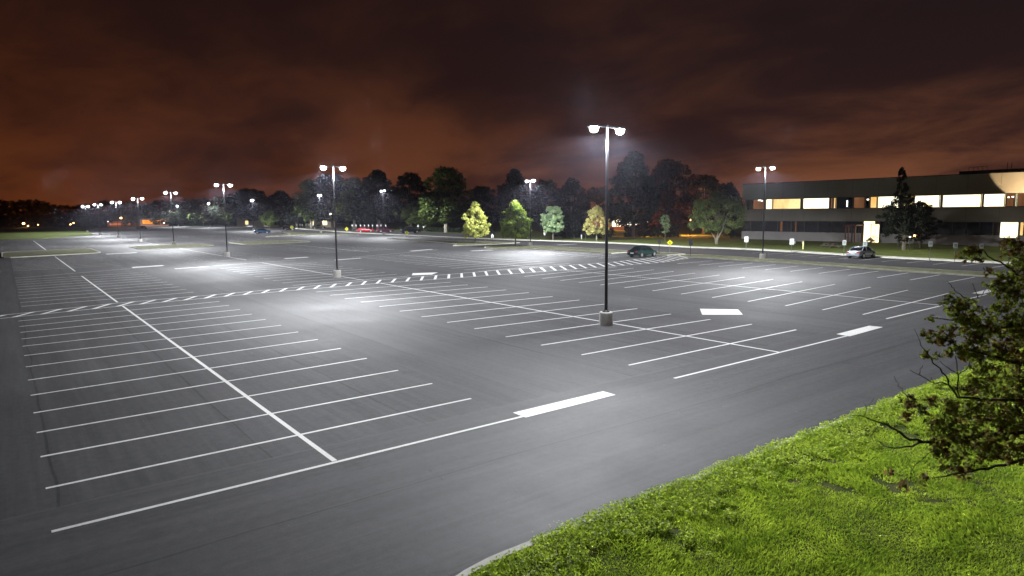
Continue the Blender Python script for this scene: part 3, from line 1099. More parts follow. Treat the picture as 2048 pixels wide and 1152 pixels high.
# the wooded skyline far left reads as one mass
vs = []
tm, cm = protos['oak']
co = np.empty(len(cm.vertices) * 3, np.float32)
cm.vertices.foreach_get('co', co)
co = co.reshape(-1, 4, 3)
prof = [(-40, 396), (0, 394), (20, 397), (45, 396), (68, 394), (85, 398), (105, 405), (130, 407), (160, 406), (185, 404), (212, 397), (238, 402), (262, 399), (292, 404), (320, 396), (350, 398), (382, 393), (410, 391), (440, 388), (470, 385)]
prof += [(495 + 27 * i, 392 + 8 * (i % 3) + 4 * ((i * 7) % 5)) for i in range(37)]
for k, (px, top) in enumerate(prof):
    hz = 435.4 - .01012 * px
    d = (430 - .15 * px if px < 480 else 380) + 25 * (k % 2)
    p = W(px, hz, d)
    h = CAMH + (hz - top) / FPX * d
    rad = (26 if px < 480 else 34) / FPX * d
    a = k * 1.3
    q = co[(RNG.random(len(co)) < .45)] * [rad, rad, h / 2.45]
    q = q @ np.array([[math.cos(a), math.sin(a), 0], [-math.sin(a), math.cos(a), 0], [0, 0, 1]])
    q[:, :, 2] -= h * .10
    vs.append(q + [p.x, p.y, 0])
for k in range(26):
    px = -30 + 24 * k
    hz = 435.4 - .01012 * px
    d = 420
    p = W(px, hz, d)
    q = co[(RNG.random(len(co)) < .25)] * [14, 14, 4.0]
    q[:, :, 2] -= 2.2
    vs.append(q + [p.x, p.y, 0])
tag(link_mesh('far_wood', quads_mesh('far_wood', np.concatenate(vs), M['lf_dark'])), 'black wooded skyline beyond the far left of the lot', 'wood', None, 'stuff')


def hedge(label, p0, p1, w, h, seed, name='hedge'):
    rng = np.random.default_rng(seed)
    p0, p1 = Vector(p0), Vector(p1)
    L = (p1 - p0).length
    a = math.atan2(p1.y - p0.y, p1.x - p0.x)
    t = thing(name, label, 'hedge', ((p0.x + p1.x) / 2, (p0.y + p1.y) / 2, .1), a)
    n = int(L * h * w * 6) + 20
    C = np.stack([rng.uniform(-L / 2, L / 2, n), rng.uniform(-w / 2, w / 2, n), rng.uniform(.25, h - .25, n)], 1)
    V = leaves(C, np.full(n, .38), 26, .12, rng)
    link_mesh('foliage', quads_mesh('foliage', V, M['hedge']), t)
    b = MB()
    for k in range(int(L / 1.2) + 1):
        x = -L / 2 + .4 + k * 1.2
        b.tube([(x, 0, -.05), (x + .05, .05, h * .7)], [.05, .02], 5)
    b.build('stems', M['darkbark'], t)
    return t


hp0, hp1 = G(1222, 477), G(1262, 476)
hedge('dark clipped hedge below the lit windows far behind', (113, 106), (121, 97), 2.5, 3.1, 1)
hedge('long low dark hedge behind the row of white parking signs', (112, 212), (108, 150), 1.2, 1.7, 2)
hedge('dark hedge right of the pale grey green tree', (101.5, 118), (107, 103.5), 2.0, 2.6, 3)

# ------------------------------------------------------------------ office building
BX = 122.0
YL = on_x(1484, 420, BX).y
YR = -14.
ZR = 6.05 + (420.3 - 369.5) / FPX * depth((BX, YL, 6))
off = thing('office_building', 'long two storey office building with lit upper window band', 'office building', (BX, (YL + YR) / 2, 0))
oy = (YL + YR) / 2


def wall_y(px):
    return on_x(px, 430, BX).y


def obox(b, px0, px1, z0, z1, dx0, dx1):
    y0, y1 = sorted((wall_y(px0), wall_y(px1)))
    b.box(dx0, dx1, y0 - oy, y1 - oy, z0, z1)


zU0, zU1 = 6.15, 8.22          # upper window band
zG0, zG1 = 1.75, 3.85
yl, yr = YL - oy, YR - oy
b = MB()
b.box(0, 34, yr, yl, zU1, ZR)
b.box(0, 34, yr, yl, zG1, zU0)
b.box(.9, 34, yr + .01, yl - .01, zG1 + .001, zU1 + .3)
b.build('wall', M['wall'], off)
b = MB()
b.box(.06, 34, yr + .02, yl - .02, -.3, zG0)
b.build('plinth', M['plinth'], off)
b = MB()
b.box(.3, 33, yr + .3, yl - .3, zG0, zG1)
b.build('ground_floor_glazing', M['darkglass'], off)
# panel joints as real grooves of thin darker strips
b = MB()
y = yl - 4.5
while y > yr:
    for z0_, z1_ in ((zG1 + .02, zU0 - .02), (zU1 + .02, ZR - .02)):
        MB().box(-.010, .0, y - .014, y + .014, z0_, z1_).build('panel_joint', M['frame'], off)
    y -= 4.5
b = None
b = MB()
b.box(-.05, .25, yr, yl, ZR, ZR + .10)
b.build('coping', M['roofblack'], off)
b = MB()
for z in (zU0, zU1):
    b.box(.02, .20, yr + .05, yl - .05, z - .03 if z == zU1 else z, z if z == zU1 else z + .03)
b.build('window_rails', M['frame'], off)

UP = [(1486, 1492, 'wall'), (1492, 1503, 'darkglass'), (1504, 1527, 'litbrown'), (1530, 1543, 'litwhite'), (1544, 1600, 'lityellow'), (1604, 1657, 'litwhite'), (1658, 1664, 'litbrown'), (1665, 1670, 'lityellow'), (1671, 1703, 'darkglass'), (1704, 1728, 'litbrown'), (1729, 1737, 'darkglass'), (1738, 1752, 'lityellow'), (1753, 1799, 'litwhite'), (1802, 1823, 'lityellow'), (1826, 1877, 'litwhite'), (1882, 1960, 'litwhite'), (1964, 2007, 'litwhite'), (2009, 2026, 'litbrown'), (2027, 2031, 'litwhite'), (2032, 2060, 'litbrown'), (2062, 2110, 'litwhite'), (2112, 2160, 'darkglass')]
for a, c, m in UP:
    if m == 'wall':
        continue
    w = MB()
    y0, y1 = sorted((wall_y(a), wall_y(c)))
    y0 -= oy
    y1 -= oy
    # frame ring
    t_ = .09
    w.box(.10, .24, y0, y0 + t_, zU0 + .03, zU1 - .03)
    w.box(.10, .24, y1 - t_, y1, zU0 + .03, zU1 - .03)
    w.box(.10, .24, y0 + t_, y1 - t_, zU0 + .031, zU0 + .10)
    w.box(.10, .24, y0 + t_, y1 - t_, zU1 - .10, zU1 - .031)
    fr = w.build('window', M['frame'], off)
    g = MB()
    g.box(.26, .30, y0, y1, zU0 + .03, zU1 - .03)
    g.build('pane', M[m], fr)
# ceiling fittings seen through dim rooms
for px, w_, z in ((1514, 6, 8.0), (1520, 3, 7.9), (1707, 6, 8.25), (1731, 4, 7.7), (2012, 3, 7.6), (2020, 5, 7.65)):
    b = MB()
    obox(b, px, px + w_, z - .09, z + .09, .22, .255)
    b.build('ceiling_light', M['tube'], off)
b = MB()
obox(b, 1691, 1693, 6.5, 7.6, .2, .25)
b.build('ceiling_light', M['tube'], off)
# piers between upper windows
edges = [1600, 1657.5, 1703.5, 1800.5, 1824.5, 1879, 1962]
for e in edges:
    b = MB()
    obox(b, e, e + 2.2, zU0 + .03, zU1 - .03, .12, .9)
    b.build('mullion', M['frame'], off)
# ground floor mullions and lit ground floor windows
for e in range(1500, 2160, 27):
    b = MB()
    obox(b, e, e + 1.6, zG0 + .005, zG1 - .005, .2, .31)
    b.build('mullion', M['frame'], off)
for a, c, m in ((2003, 2037, 'litwhite'), (2041, 2047, 'lityellow'), (1560, 1564, 'litbrown'), (1590, 1592, 'litbrown')):
    g = MB()
    obox(g, a, c, zG0 + .1 - (.35 if m == 'litwhite' else 0), zG1 - .05, -.02 if m == 'litwhite' else .25, .18 if m == 'litwhite' else .29)
    g.build('window', M[m], off)
# entrance
b = MB()
obox(b, 1729, 1763, .15, 3.9, -.25, .08)
b.build('entrance_surround', M['frame'], off)
g = MB()
obox(g, 1731, 1744.5, .2, 3.35, -.30, -.255)
obox(g, 1746, 1761, .2, 3.35, -.30, -.255)
g.build('door', M['door'], off)
g = MB()
obox(g, 1730.5, 1752, 3.42, 3.86, -.32, -.255)
g.build('transom_window', M['door'], off)
b = MB()
for px in (1706.5, 1712, 1726):
    p = wall_y(px) - oy
    b.box(-2.6, -2.45, p - .07, p + .07, 0, 3.1)
    b.box(-.25, -.1, p - .07, p + .07, 0, 3.1)
obox(b, 1704, 1729, 3.1, 3.28, -2.8, -.05)
for z in (.5, 1.0):
    obox(b, 1706.5, 1712, z, z + .06, -2.55, -2.5)
b.build('canopy', M['redframe'], off)
# penthouse
b = MB()
pp = on_x(1918, 344, 138)
b.box(16, 30, yr + 1, pp.y - oy, ZR - .5, 6.05 + (416 - 343.5) / FPX * depth((138, pp.y, 10)))
b.build('penthouse', M['roofblack'], off)
zt = 6.05 + (416 - 343.5) / FPX * depth((138, pp.y, 10))
b = MB()
for k in range(5):
    b.cyl((17, pp.y - oy - 1.2 - k * .7, zt), (17, pp.y - oy - 1.2 - k * .7, zt + .7), .03, n=6)
b.cyl((17, pp.y - oy - 1.2, zt + .7), (17, pp.y - oy - 4.0, zt + .7), .03, n=6)
for q in (7.0, 7.6):
    b.cyl((17, pp.y - oy - q, zt), (17, pp.y - oy - q, zt + 1.2), .04, n=6)
b.build('roof_railing', M['black'], off)
# projecting wing outside the right edge and its wall flood light, which throws the warm triangle on the parapet
fl = thing('floodlight', 'warm wall floodlight lighting the right end of the office wall', 'floodlight', (BX - 5.0, wall_y(2085), 7.4))
MB().box(-.2, .2, -.25, .25, -.12, .12).build('housing', M['black'], fl)
MB().box(.2, .22, -.2, .2, -.10, .10).build('lens', M['lens_warm'], fl)
MB().cyl((0, 0, -7.4), (0, 0, -.12), .06, n=8).build('pole', M['black'], fl)
sd = bpy.data.lights.new('lamp_light', 'SPOT')
sd.energy = 7000
sd.color = (1.0, .72, .40)
sd.spot_size = math.radians(78)
sd.spot_blend = .12
sd.shadow_soft_size = .05
so = bpy.data.objects.new('lamp_light', sd)
COL.objects.link(so)
so.parent = fl
so.location = (.35, 0, 0)
so.rotation_euler = Vector((-1.0, -.25, -.62)).to_track_quat('Z', 'Y').to_euler()

# ------------------------------------------------------------------ buildings far behind
def gable_house(label, c, rz, L, Wd, h, roof_h, wm, lit=(), name='house', cat='house', litm='lityellow', flat=False):
    t = thing(name, label, cat, (c[0], c[1], 0), rz)
    MB().box(-L / 2, L / 2, 0, Wd, 0, h).build('wall', wm, t)
    b = MB()
    if flat:
        b.box(-L / 2 - .3, L / 2 + .3, -.3, Wd + .3, h, h + .5)
    else:
        b.add([(-L / 2 - .4, -.4, h), (L / 2 + .4, -.4, h), (L / 2 + .4, Wd + .4, h), (-L / 2 - .4, Wd + .4, h), (-L / 2 - .4, Wd / 2, h + roof_h), (L / 2 + .4, Wd / 2, h + roof_h)], [(0, 1, 5, 4), (3, 4, 5, 2), (0, 4, 3), (1, 2, 5), (0, 3, 2, 1)])
    b.build('roof', M['roofgrey'], t)
    for x0, x1, z0, z1 in lit:
        w = MB().box(x0 - .08, x1 + .08, -.06, -.005, z0 - .08, z1 + .08).build('window', M['frame'], t)
        MB().box(x0, x1, -.09, -.065, z0, z1).build('pane', M[litm], w)
    return t


def facing(px):
    """z rotation turning a -Y front towards the camera"""
    p = W(px, 430, 100)
    return math.atan2(p.y, p.x) - pi / 2


p = W(1262, 430, 215)
gable_house('low building with a row of glowing windows behind the tall russet tree', (p.x, p.y), facing(1262) + .15, 26, 10, 4.4, 2, M['brick'], [(-6.2 + k * 2.35, -4.1 + k * 2.35, 1.2, 3.5) for k in range(4)] + [(4.0, 7.6, 1.2, 3.5)], name='far_building', cat='building', litm='litwhite', flat=True)
p = W(1197, 430, 225)
gable_house('small orange lit brick block left of the nearest lamp pole', (p.x, p.y), facing(1197), 5.5, 6, 9.4, 2, M['brick'], [(-1.6, 1.6, 1.5, 3.5)], name='brick_block', cat='building', flat=True)
p = W(640, 430, 305)
gable_house('pale house glowing between the trees, left of the red car', (p.x, p.y), facing(640), 13, 8, 4.6, 2.6, M['cream'], [(-4.5, -3, 1.2, 3.2), (1, 3, 1.2, 3.2)], litm='litwhite')
p = W(500, 430, 345)
gable_house('pale house far behind the white sedan', (p.x, p.y), facing(500), 13, 8, 4.8, 2.4, M['cream'], [(-2.5, -1, 1.2, 3.2)], litm='lityellow')
p = W(308, 430, 395)
gable_house('orange glowing shop front in the distance', (p.x, p.y), facing(308), 15, 8, 4.2, 1.2, M['brick'], [(-6.2, 6.0, 1.6, 3.9)], name='shop', cat='shop', litm='shoporange', flat=True)
p = W(252, 430, 400)
gable_house('dim red lit low building left of the orange shop front', (p.x, p.y), facing(252), 20, 8, 3.2, 1.2, M['brick'], [(-9, -3, .9, 2.2), (-1, 8, .9, 2.0)], name='far_building', cat='building', litm='shopred', flat=True)


def small_lamp(label, px, py, d, col, power, hgt=None, mtl='lens_warm', r=.22):
    p = W(px, py, d)
    t = thing('street_lamp', label, 'street lamp', (p.x, p.y, 0), 0, 'small lamps beyond the lot')
    MB().cyl((0, 0, 0), (0, 0, p.z), .06, .05, 8).build('pole', M['black'], t)
    MB().lathe([(.02, r * 1.6), (r * 1.1, r * .9), (r * 1.15, r * .8)], 10, (0, 0, p.z)).build('cap', M['black'], t)
    MB().lathe([(.03, -r * .8), (r * .8, -r * .5), (r, 0), (r * .8, r * .6), (r * .3, r * .78)], 12, (0, 0, p.z)).build('lens', M[mtl], t, True)
    if power:
        lamp_light(t, 0, 0, p.z - r * 1.5 - .15, power, col, False)
    return t


ORG = (1.0, .40, .11)
small_lamp('orange globe lamp right of the nearest lamp pole', 1224, 408, 205, ORG, 9000)
small_lamp('orange lamp among the trunks behind the sapling', 1380, 440, 160, ORG, 9000)
small_lamp('orange lamp low between the trees left of the forked tree', 1287, 452, 158, ORG, 6000)
small_lamp('white globe lamp left of the dark round tree lamp heads', 1057, 406, 230, (1, .9, .8), 0, mtl='tube')
small_lamp('small warm lamp by the pale house', 661, 428, 262, (1, .85, .55), 1500, mtl='tube', r=.35)
small_lamp('cream lamp behind the white sedan', 536, 443, 300, (1, .85, .6), 900, mtl='tube', r=.4)
small_lamp('orange lamp standing over the dim red building', 242, 436, 385, ORG, 3500, r=.5)
small_lamp('bright orange lamp in the black wood, far left', 47, 447, 400, ORG, 2500, r=.6)
small_lamp('pale lamp just right of the far left orange lamp', 56, 452, 400, (1, .75, .5), 0, r=.35)
small_lamp('dim pale lamp in the wood between orange lamps', 76, 449.5, 405, (1, .75, .5), 0, r=.28)
small_lamp('pale lamp in the wood above the far grass field, left one of two', 141, 449, 400, (1, .75, .5), 0, r=.32)
small_lamp('pale lamp in the wood above the far grass field, right one of two', 147, 446, 400, (1, .75, .5), 0, r=.30)
small_lamp('white lamp left of the dim red building', 216, 443, 390, (1, .9, .8), 0, mtl='tube', r=.35)
small_lamp('white lamp at the right end of the orange shop', 328, 446, 380, (1, .9, .8), 0, mtl='tube', r=.38)
small_lamp('pale path lamp on a short post before the office, left one of two', 1820, 474, 93, (1, .8, .5), 60, mtl='tube', r=.12)
small_lamp('warm path lamp under the dark tree before the office, right one of two', 1829, 472, 96, (1, .7, .4), 60, r=.18)

# ------------------------------------------------------------------ cars
def loft(rings):
    b = MB()
    n = len(rings[0])
    vs = [p for r in rings for p in r]
    fs = []
    for j in range(len(rings) - 1):
        for i in range(n):
            fs.append((j * n + i, j * n + (i + 1) % n, (j + 1) * n + (i + 1) % n, (j + 1) * n + i))
    fs.append(tuple(range(n - 1, -1, -1)))
    fs.append(tuple(range((len(rings) - 1) * n, len(rings) * n)))
    return b.add(vs, fs)


CARS = {
    'sedan': dict(L=4.75, w=.90, body=[(0, .42, .80, .78), (.10, .30, .93, .86), (.9, .24, .98, .90), (1.5, .24, .96, .90), (2.6, .24, .93, .90), (3.4, .24, .90, .90), (4.2, .26, .80, .87), (4.62, .30, .68, .80), (4.75, .38, .58, .70)],
                  cab=[(.72, .96, .98), (1.38, .97, 1.40), (1.9, .97, 1.44), (2.5, .95, 1.43), (2.85, .93, 1.36), (3.55, .90, .93)], wheels=(.95, 3.75), pil=(1.05, 1.95, 3.15)),
    'suv': dict(L=4.6, w=.92, body=[(0, .50, 1.0, .84), (.08, .38, 1.08, .89), (.9, .30, 1.08, .92), (2.0, .30, 1.06, .92), (3.2, .30, 1.02, .92), (4.1, .32, .95, .90), (4.5, .36, .82, .84), (4.6, .44, .72, .76)],
                cab=[(.06, 1.07, 1.12), (.34, 1.07, 1.70), (1.2, 1.06, 1.76), (2.2, 1.05, 1.75), (2.6, 1.04, 1.66), (3.3, 1.02, 1.05)], wheels=(.9, 3.65), pil=(.75, 1.5, 2.35)),
    'pickup': dict(L=5.4, w=.96, body=[(0, .50, 1.0, .90), (.08, .44, 1.10, .93), (1.0, .40, 1.10, .95), (2.0, .38, 1.10, .95), (3.6, .38, 1.10, .95), (4.6, .38, 1.08, .94), (5.2, .42, 1.0, .90), (5.4, .48, .85, .82)],
                   cab=[(1.98, 1.09, 1.14), (2.10, 1.09, 1.72), (2.7, 1.09, 1.80), (3.2, 1.09, 1.78), (3.5, 1.09, 1.66), (4.1, 1.09, 1.12)], wheels=(1.05, 4.35), pil=(2.2, 2.9, 3.6)),
}


def car(name, label, loc, rz, kind, col, rough=.25, group=None, size=1.):
    D = CARS[kind]
    paint = mat('car paint ' + str(len(bpy.data.materials)), col, rough, metal=.25, coat=.6)
    t = thing(name, label, 'car' if kind != 'pickup' else 'pickup truck', (loc[0], loc[1], .004 if len(loc) < 3 else loc[2]), rz, group)
    t.scale = (size, size, size)
    Lh = D['L'] / 2
    rings = []
    for x, zb, zt, w in D['body']:
        h = zt - zb
        sec = [(w * .72, zb), (w * .93, zb + .06), (w, zb + h * .35), (w * .99, zb + h * .62), (w * .95, zt - .05), (w * .84, zt), (w * .4, zt + .02)]
        rings.append([(x - Lh, y, z) for y, z in sec] + [(x - Lh, -y, z) for y, z in sec[::-1]])
    bo = loft(rings).build('body', paint, t, True)
    rings, roof = [], []
    for x, zb, zt in D['cab']:
        k = (zt - zb) / .5
        wb, wt = D['w'] * .88, D['w'] * (.88 - .17 * min(1, k))
        sec = [(wb, zb - .03), (wt + .02, zt - .05), (wt - .06, zt)]
        rings.append([(x - Lh, y, z) for y, z in sec] + [(x - Lh, -y, z) for y, z in sec[::-1]])
    loft(rings).build('window_glass', M['carglass'], t, True)
    rr = []
    for x, zb, zt in D['cab'][1:-1]:
        wt = D['w'] * .71
        rr.append([(x - Lh, wt + .03, zt - .05), (x - Lh, wt - .04, zt + .015), (x - Lh, wt * .4, zt + .03), (x - Lh, -wt * .4, zt + .03), (x - Lh, -wt + .04, zt + .015), (x - Lh, -wt - .03, zt - .05)])
    loft(rr).build('roof', paint, t, True)
    cab = D['cab']
    zt_ = cab[2][2]
    b = MB()
    for s in (-1, 1):
        wb, wt = D['w'] * .885, D['w'] * .735
        b.tube([(cab[0][0] - Lh, s * wb, cab[0][1]), (cab[1][0] - Lh, s * wt, cab[1][2] - .02)], [.05, .045], 5)
        b.tube([(cab[-1][0] - Lh, s * wb, cab[-1][1]), (cab[-2][0] - Lh, s * wt, cab[-2][2] - .02)], [.045, .04], 5)
        m = D['pil'][1]
        b.tube([(m - Lh, s * wb, cab[2][1] - .02), (m - Lh, s * wt, zt_ - .04)], [.04, .035], 5)
    b.build('pillars', paint, t)
    for wx in D['wheels']:
        for s in (-1, 1):
            r = .33 if kind == 'sedan' else .37
            wy = D['w'] - .10
            ww = MB()
            ww.cyl((wx - Lh, s * (wy - .10), r), (wx - Lh, s * (wy + .115), r), r, n=20)
            wo = ww.build('wheel', M['rubber'], t, True)
            rm = MB()
            rm.cyl((wx - Lh, s * (wy + .10), r), (wx - Lh, s * (wy + .125), r), r * .66, r * .60, n=14)
            rm.build('rim', M['alloy'], wo)
            ar = MB()
            ar.cyl((wx - Lh, s * (wy - .12), r + .02), (wx - Lh, s * (wy + .104), r + .02), r + .055, n=20)
            ar.build('wheel_arch', M['trim'], t)
    x0, zb, zt, w = D['body'][1]
    for s in (-1, 1):
        MB().box(-Lh - .01, -Lh + .10, s * w * .72 - .16, s * w * .72 + .16, zt - .24, zt - .08).build('tail_light', M['redlight'], t)
        MB().box(Lh - .22, Lh - .03, s * w * .66 - .17, s * w * .66 + .17, D['body'][-2][2] - .15, D['body'][-2][2] - .02).build('headlight', M['headlight'], t)
        MB().box(D['cab'][-1][0] - Lh - .55, D['cab'][-1][0] - Lh - .40, s * (D['w'] + .02) - .07, s * (D['w'] + .02) + .09, D['cab'][-1][1] + .03, D['cab'][-1][1] + .16).build('mirror', paint, t)
    MB().box(-Lh - .02, -Lh + .02, -.26, .26, .52, .66).build('number_plate', M['plate'], t)
    MB().box(-Lh - .04, -Lh + .14, -w * .9, w * .9, .36, .50).build('bumper', M['trim'] if kind == 'pickup' else paint, t)
    return t


car('sedan', 'dark green four door sedan at the end of the crosswalk', (67.9, 60.3), .10, 'sedan', (.010, .050, .045))
car('sedan', 'silver sedan parked nose in before the office entrance', (85.4 - .3, 39.7), .02, 'sedan', (.38, .42, .46))
car('sedan', 'bright red sedan beside the yellow crossing sign', (94.6, 203.5, .13), -.35, 'sedan', (.60, .012, .02), size=1.16)
car('suv', 'dark maroon hatchback behind the lamp post, right of the red car', (96.4, 193.0, .13), -.25, 'suv', (.085, .014, .030), size=1.12)
car('pickup', 'black pickup truck with pale lit nose, behind a yellow sign', (98.0, 179.5, .13), -.2 + pi, 'pickup', (.014, .020, .020), size=1.1)
car('pickup', 'black pickup truck left of the fourth lamp of the far row', (103.0, 266, .13), -.3, 'pickup', (.014, .018, .014))
car('sedan', 'dark blue car with bright white lit rear in the open aisle', (68.4, 226), -.5, 'sedan', (.012, .06, .16), size=1.1)
car('sedan', 'white sedan at the far kerb behind the blue car', (96.5, 338), -.3, 'sedan', (.75, .76, .78))
car('suv', 'black utility vehicle just behind the blue car', (88, 258), -.3, 'suv', (.012, .014, .018))
car('sedan', 'dark red car far off beside the fifth lamp post', (53, 362), 2.6, 'sedan', (.06, .012, .014))

# ------------------------------------------------------------------ signs
def sign(label, px, py, w, h, ztop, face='signwhite', printed=None, name='parking_sign', cat='parking sign', rz=None, group='parking signs on posts', fix=None, post='steel', twoside=False):
    p = Vector(fix) if fix else G(px, py)
    a = facing(px) if rz is None else rz
    t = thing(name, label, cat, (p.x, p.y, .08), a, group)
    MB().box(-.03, .03, .012, .06, -.05, ztop - .05).build('post', M[post], t)
    pl = MB().box(-w / 2, w / 2, -.006, .010, ztop - h, ztop).build('plate', M[face], t)
    if printed == 'bars':
        b = MB()
        for k, (q, hh) in enumerate(((.22, .07), (.42, .05), (.60, .05))):
            b.box(-w * .34, w * .34, -.010, -.0065, ztop - h * q - hh, ztop - h * q)
        b.box(-w * .43, w * .43, -.0101, -.0066, ztop - h * .96, ztop - h * .93)
        b.build('print', M['signgreen'], pl)
    return t


WS = [(1493, 487, 474, 487), ]
wl = ['white parking sign left of the median lamp post, leftmost in front of the office', 'white parking sign beside the yellow bollard', 'white parking sign left of the silver sedan', 'white parking sign standing just behind the silver sedan', 'white parking sign right of the path lamps', 'white parking sign, second right of the path lamps', 'white parking sign beside a dark leaf cluster of the near branches', 'white parking sign half hidden by the near branches, rightmost']
for lab, (px, top, bot, x) in zip(wl, ((1493, 473, 484, 0), (1584, 477, 489, 0), (1689, 480, 490, 0), (1730.5, 482, 493, 0), (1861.5, 482.5, 493, 0), (1911.5, 485, 496, 0), (1963.5, 487, 497, 0), (2019.5, 490, 500, 0))):
    yk = float(np.interp(px, [1493, 1584, 1689, 1862, 2020], [503.5, 508, 514, 523.5, 531]))
    p = G(px, yk)
    p = Vector((p.x + 2.1, p.y, 0))
    d = depth((p.x, p.y, 2))
    hz = 435.4 - .01012 * px
    zt = CAMH + (hz - top) / FPX * d - .08
    hh = (bot - top) / FPX * d
    r = ray(px, top)
    k = d / r.dot(Fv)
    q = CAMP + r * k
    sign(lab, px, yk, hh * .68, hh, zt, printed='bars', fix=(q.x, q.y, 0), rz=facing(px) + .25)
# black-backed signs round the crossing island
for lab, px, py, top, w, h in (('small black backed sign right beside the front of the green sedan', 1318.5, 509, 480.5, .55, .55), ('black sign on a post at the right end of the crosswalk', 1381, 513, 480, .62, .8)):
    p = G(px, py)
    d = depth((p.x, p.y, 1))
    zt = (py - top) / FPX * d * 1.0
    sign(lab, px, py, w, h, zt, face='signblack', name='road_sign', cat='road sign', group='road signs', post='black', rz=facing(px) + .6)


def ped_sign(label, px, py, top, size):
    p = G(px, py)
    d = depth((p.x, p.y, 1))
    zt = (py - top) / FPX * d
    t = thing('crossing_sign', label, 'crossing sign', (p.x, p.y, .08), facing(px) + .1, 'yellow crossing signs')
    MB().box(-.03, .03, .012, .06, -.05, zt - .1).build('post', M['steel'], t)
    s = size
    zc = zt - s
    b = MB()
    f = [(-s, zc), (0, zc - s), (s, zc), (0, zc + s)]
    b.add([(x, -.008, z) for x, z in f] + [(x, .010, z) for x, z in f], [(0, 1, 2, 3), (7, 6, 5, 4), (0, 4, 5, 1), (1, 5, 6, 2), (2, 6, 7, 3), (3, 7, 4, 0)])
    pl = b.build('plate', M['signyellow'], t)
    # walking figure
    k = s * .62
    b = MB()
    y0, y1 = -.014, -.0085

    def seg(ax, az, bx, bz, w):
        a_, b_ = Vector((ax, az)) * k, Vector((bx, bz)) * k
        dd = (b_ - a_).normalized()
        nn = Vector((-dd.y, dd.x)) * w * k
        pts = [a_ + nn, b_ + nn, b_ - nn, a_ - nn]
        b.add([(q.x, y0, zc + q.y) for q in pts] + [(q.x, y1, zc + q.y) for q in pts], [(0, 1, 2, 3), (7, 6, 5, 4), (0, 4, 5, 1), (1, 5, 6, 2), (2, 6, 7, 3), (3, 7, 4, 0)])
    seg(0, .52, 0, -.1, .15)
    seg(.0, -.05, -.32, -.72, .09)
    seg(.02, -.05, .30, -.70, .09)
    seg(-.02, .45, -.38, .02, .07)
    seg(.02, .45, .36, .10, .07)
    n = 10
    b.add([(.16 * k * math.cos(i * 2 * pi / n), y0, zc + k * .74 + .16 * k * math.sin(i * 2 * pi / n)) for i in range(n)], [tuple(range(n))])
    b.build('walking_figure', M['signblack'], pl)
    return t


ped_sign('yellow diamond crossing sign with walking figure behind the green sedan', 1339.5, 509, 480.5, .42)
ped_sign('yellow diamond crossing sign at the left end of the red sedan', 693.5, 467, 454.5, .62)
ped_sign('yellow diamond crossing sign in front of the black pickup', 814, 475, 462, .55)
ped_sign('yellow diamond crossing sign in the far aisle, leftmost of the yellow signs', 584, 461.5, 451, .75)

p = G(985, 487)
t = thing('road_sign', 'white sign with black arrow between the two lit island trees', 'road sign', (p.x, p.y, .08), facing(985), 'road signs')
MB().box(-.03, .03, .012, .06, 0, 1.2).build('post', M['black'], t)
pl = MB()
pl.add([(-.26, -.01, 1.05), (.26, -.01, 1.05), (.26, -.01, 1.5), (0, -.01, 1.85), (-.26, -.01, 1.5), (-.26, .01, 1.05), (.26, .01, 1.05), (.26, .01, 1.5), (0, .01, 1.85), (-.26, .01, 1.5)], [(0, 1, 2, 3, 4), (9, 8, 7, 6, 5), (0, 5, 6, 1), (1, 6, 7, 2), (2, 7, 8, 3), (3, 8, 9, 4), (4, 9, 5, 0)])
pl = pl.build('plate', M['signwhite'], t)
MB().box(-.05, .05, -.018, -.0105, 1.1, 1.45).build('arrow', M['signblack'], pl)
p = G(1089.5, 481)
t = thing('road_sign', 'white oval sign in front of the pale grey green tree', 'road sign', (p.x, p.y, .08), facing(1089), 'road signs')
MB().box(-.03, .03, .012, .06, 0, 1.2).build('post', M['black'], t)
b = MB()
n = 16
ring = [(.24 * math.cos(2 * pi * i / n), 1.45 + .42 * math.sin(2 * pi * i / n)) for i in range(n)]
b.add([(x, -.01, z) for x, z in ring] + [(x, .008, z) for x, z in ring], [tuple(range(n)), tuple(range(2 * n - 1, n - 1, -1))] + [(i, n + i, n + (i + 1) % n, (i + 1) % n) for i in range(n)])
b.build('plate', M['signwhite'], t)
for lab, px, py, top, w, h in (('dark sign on a thin post at the right foot of the dark round tree', 1055.5, 491, 466, .5, .6), ('dark round backed sign left of the golden tree', 1171.5, 481, 466, .6, .6)):
    p = G(px, py)
    d = depth((p.x, p.y, 1))
    sign(lab, px, py, w, h, (py - top) / FPX * d, face='signblack', name='road_sign', cat='road sign', group='road signs', post='steel', rz=facing(px) + .3)
# row of white reserved-bay signs behind the red cars
rowpx = [704.5, 712, 721, 729, 737, 745, 754, 762, 771.5, 836, 847]
ordn = ['first', 'second', 'third', 'fourth', 'fifth', 'sixth', 'seventh', 'eighth', 'ninth', 'tenth', 'eleventh']
for i, px in enumerate(rowpx):
    z = {9: 452.5, 10: 454}.get(i, 451.5)
    q = W(px, z, 231 if i < 9 else 214)
    sign('small white bay sign, %s from the left in the row behind the red cars' % ordn[i], px, 460, .34, .62, q.z + .3, fix=(q.x, q.y, 0), group='row of small white bay signs')
rowpx2 = [594, 600, 604.5, 612, 618, 625]
for i, px in enumerate(rowpx2):
    q = W(px, 450, 268)
    sign('tiny white bay sign, %s from the left between two yellow signs in the distance' % ordn[i], px, 460, .38, .75, q.z + .3, fix=(q.x, q.y, 0), group='far row of tiny white bay signs')
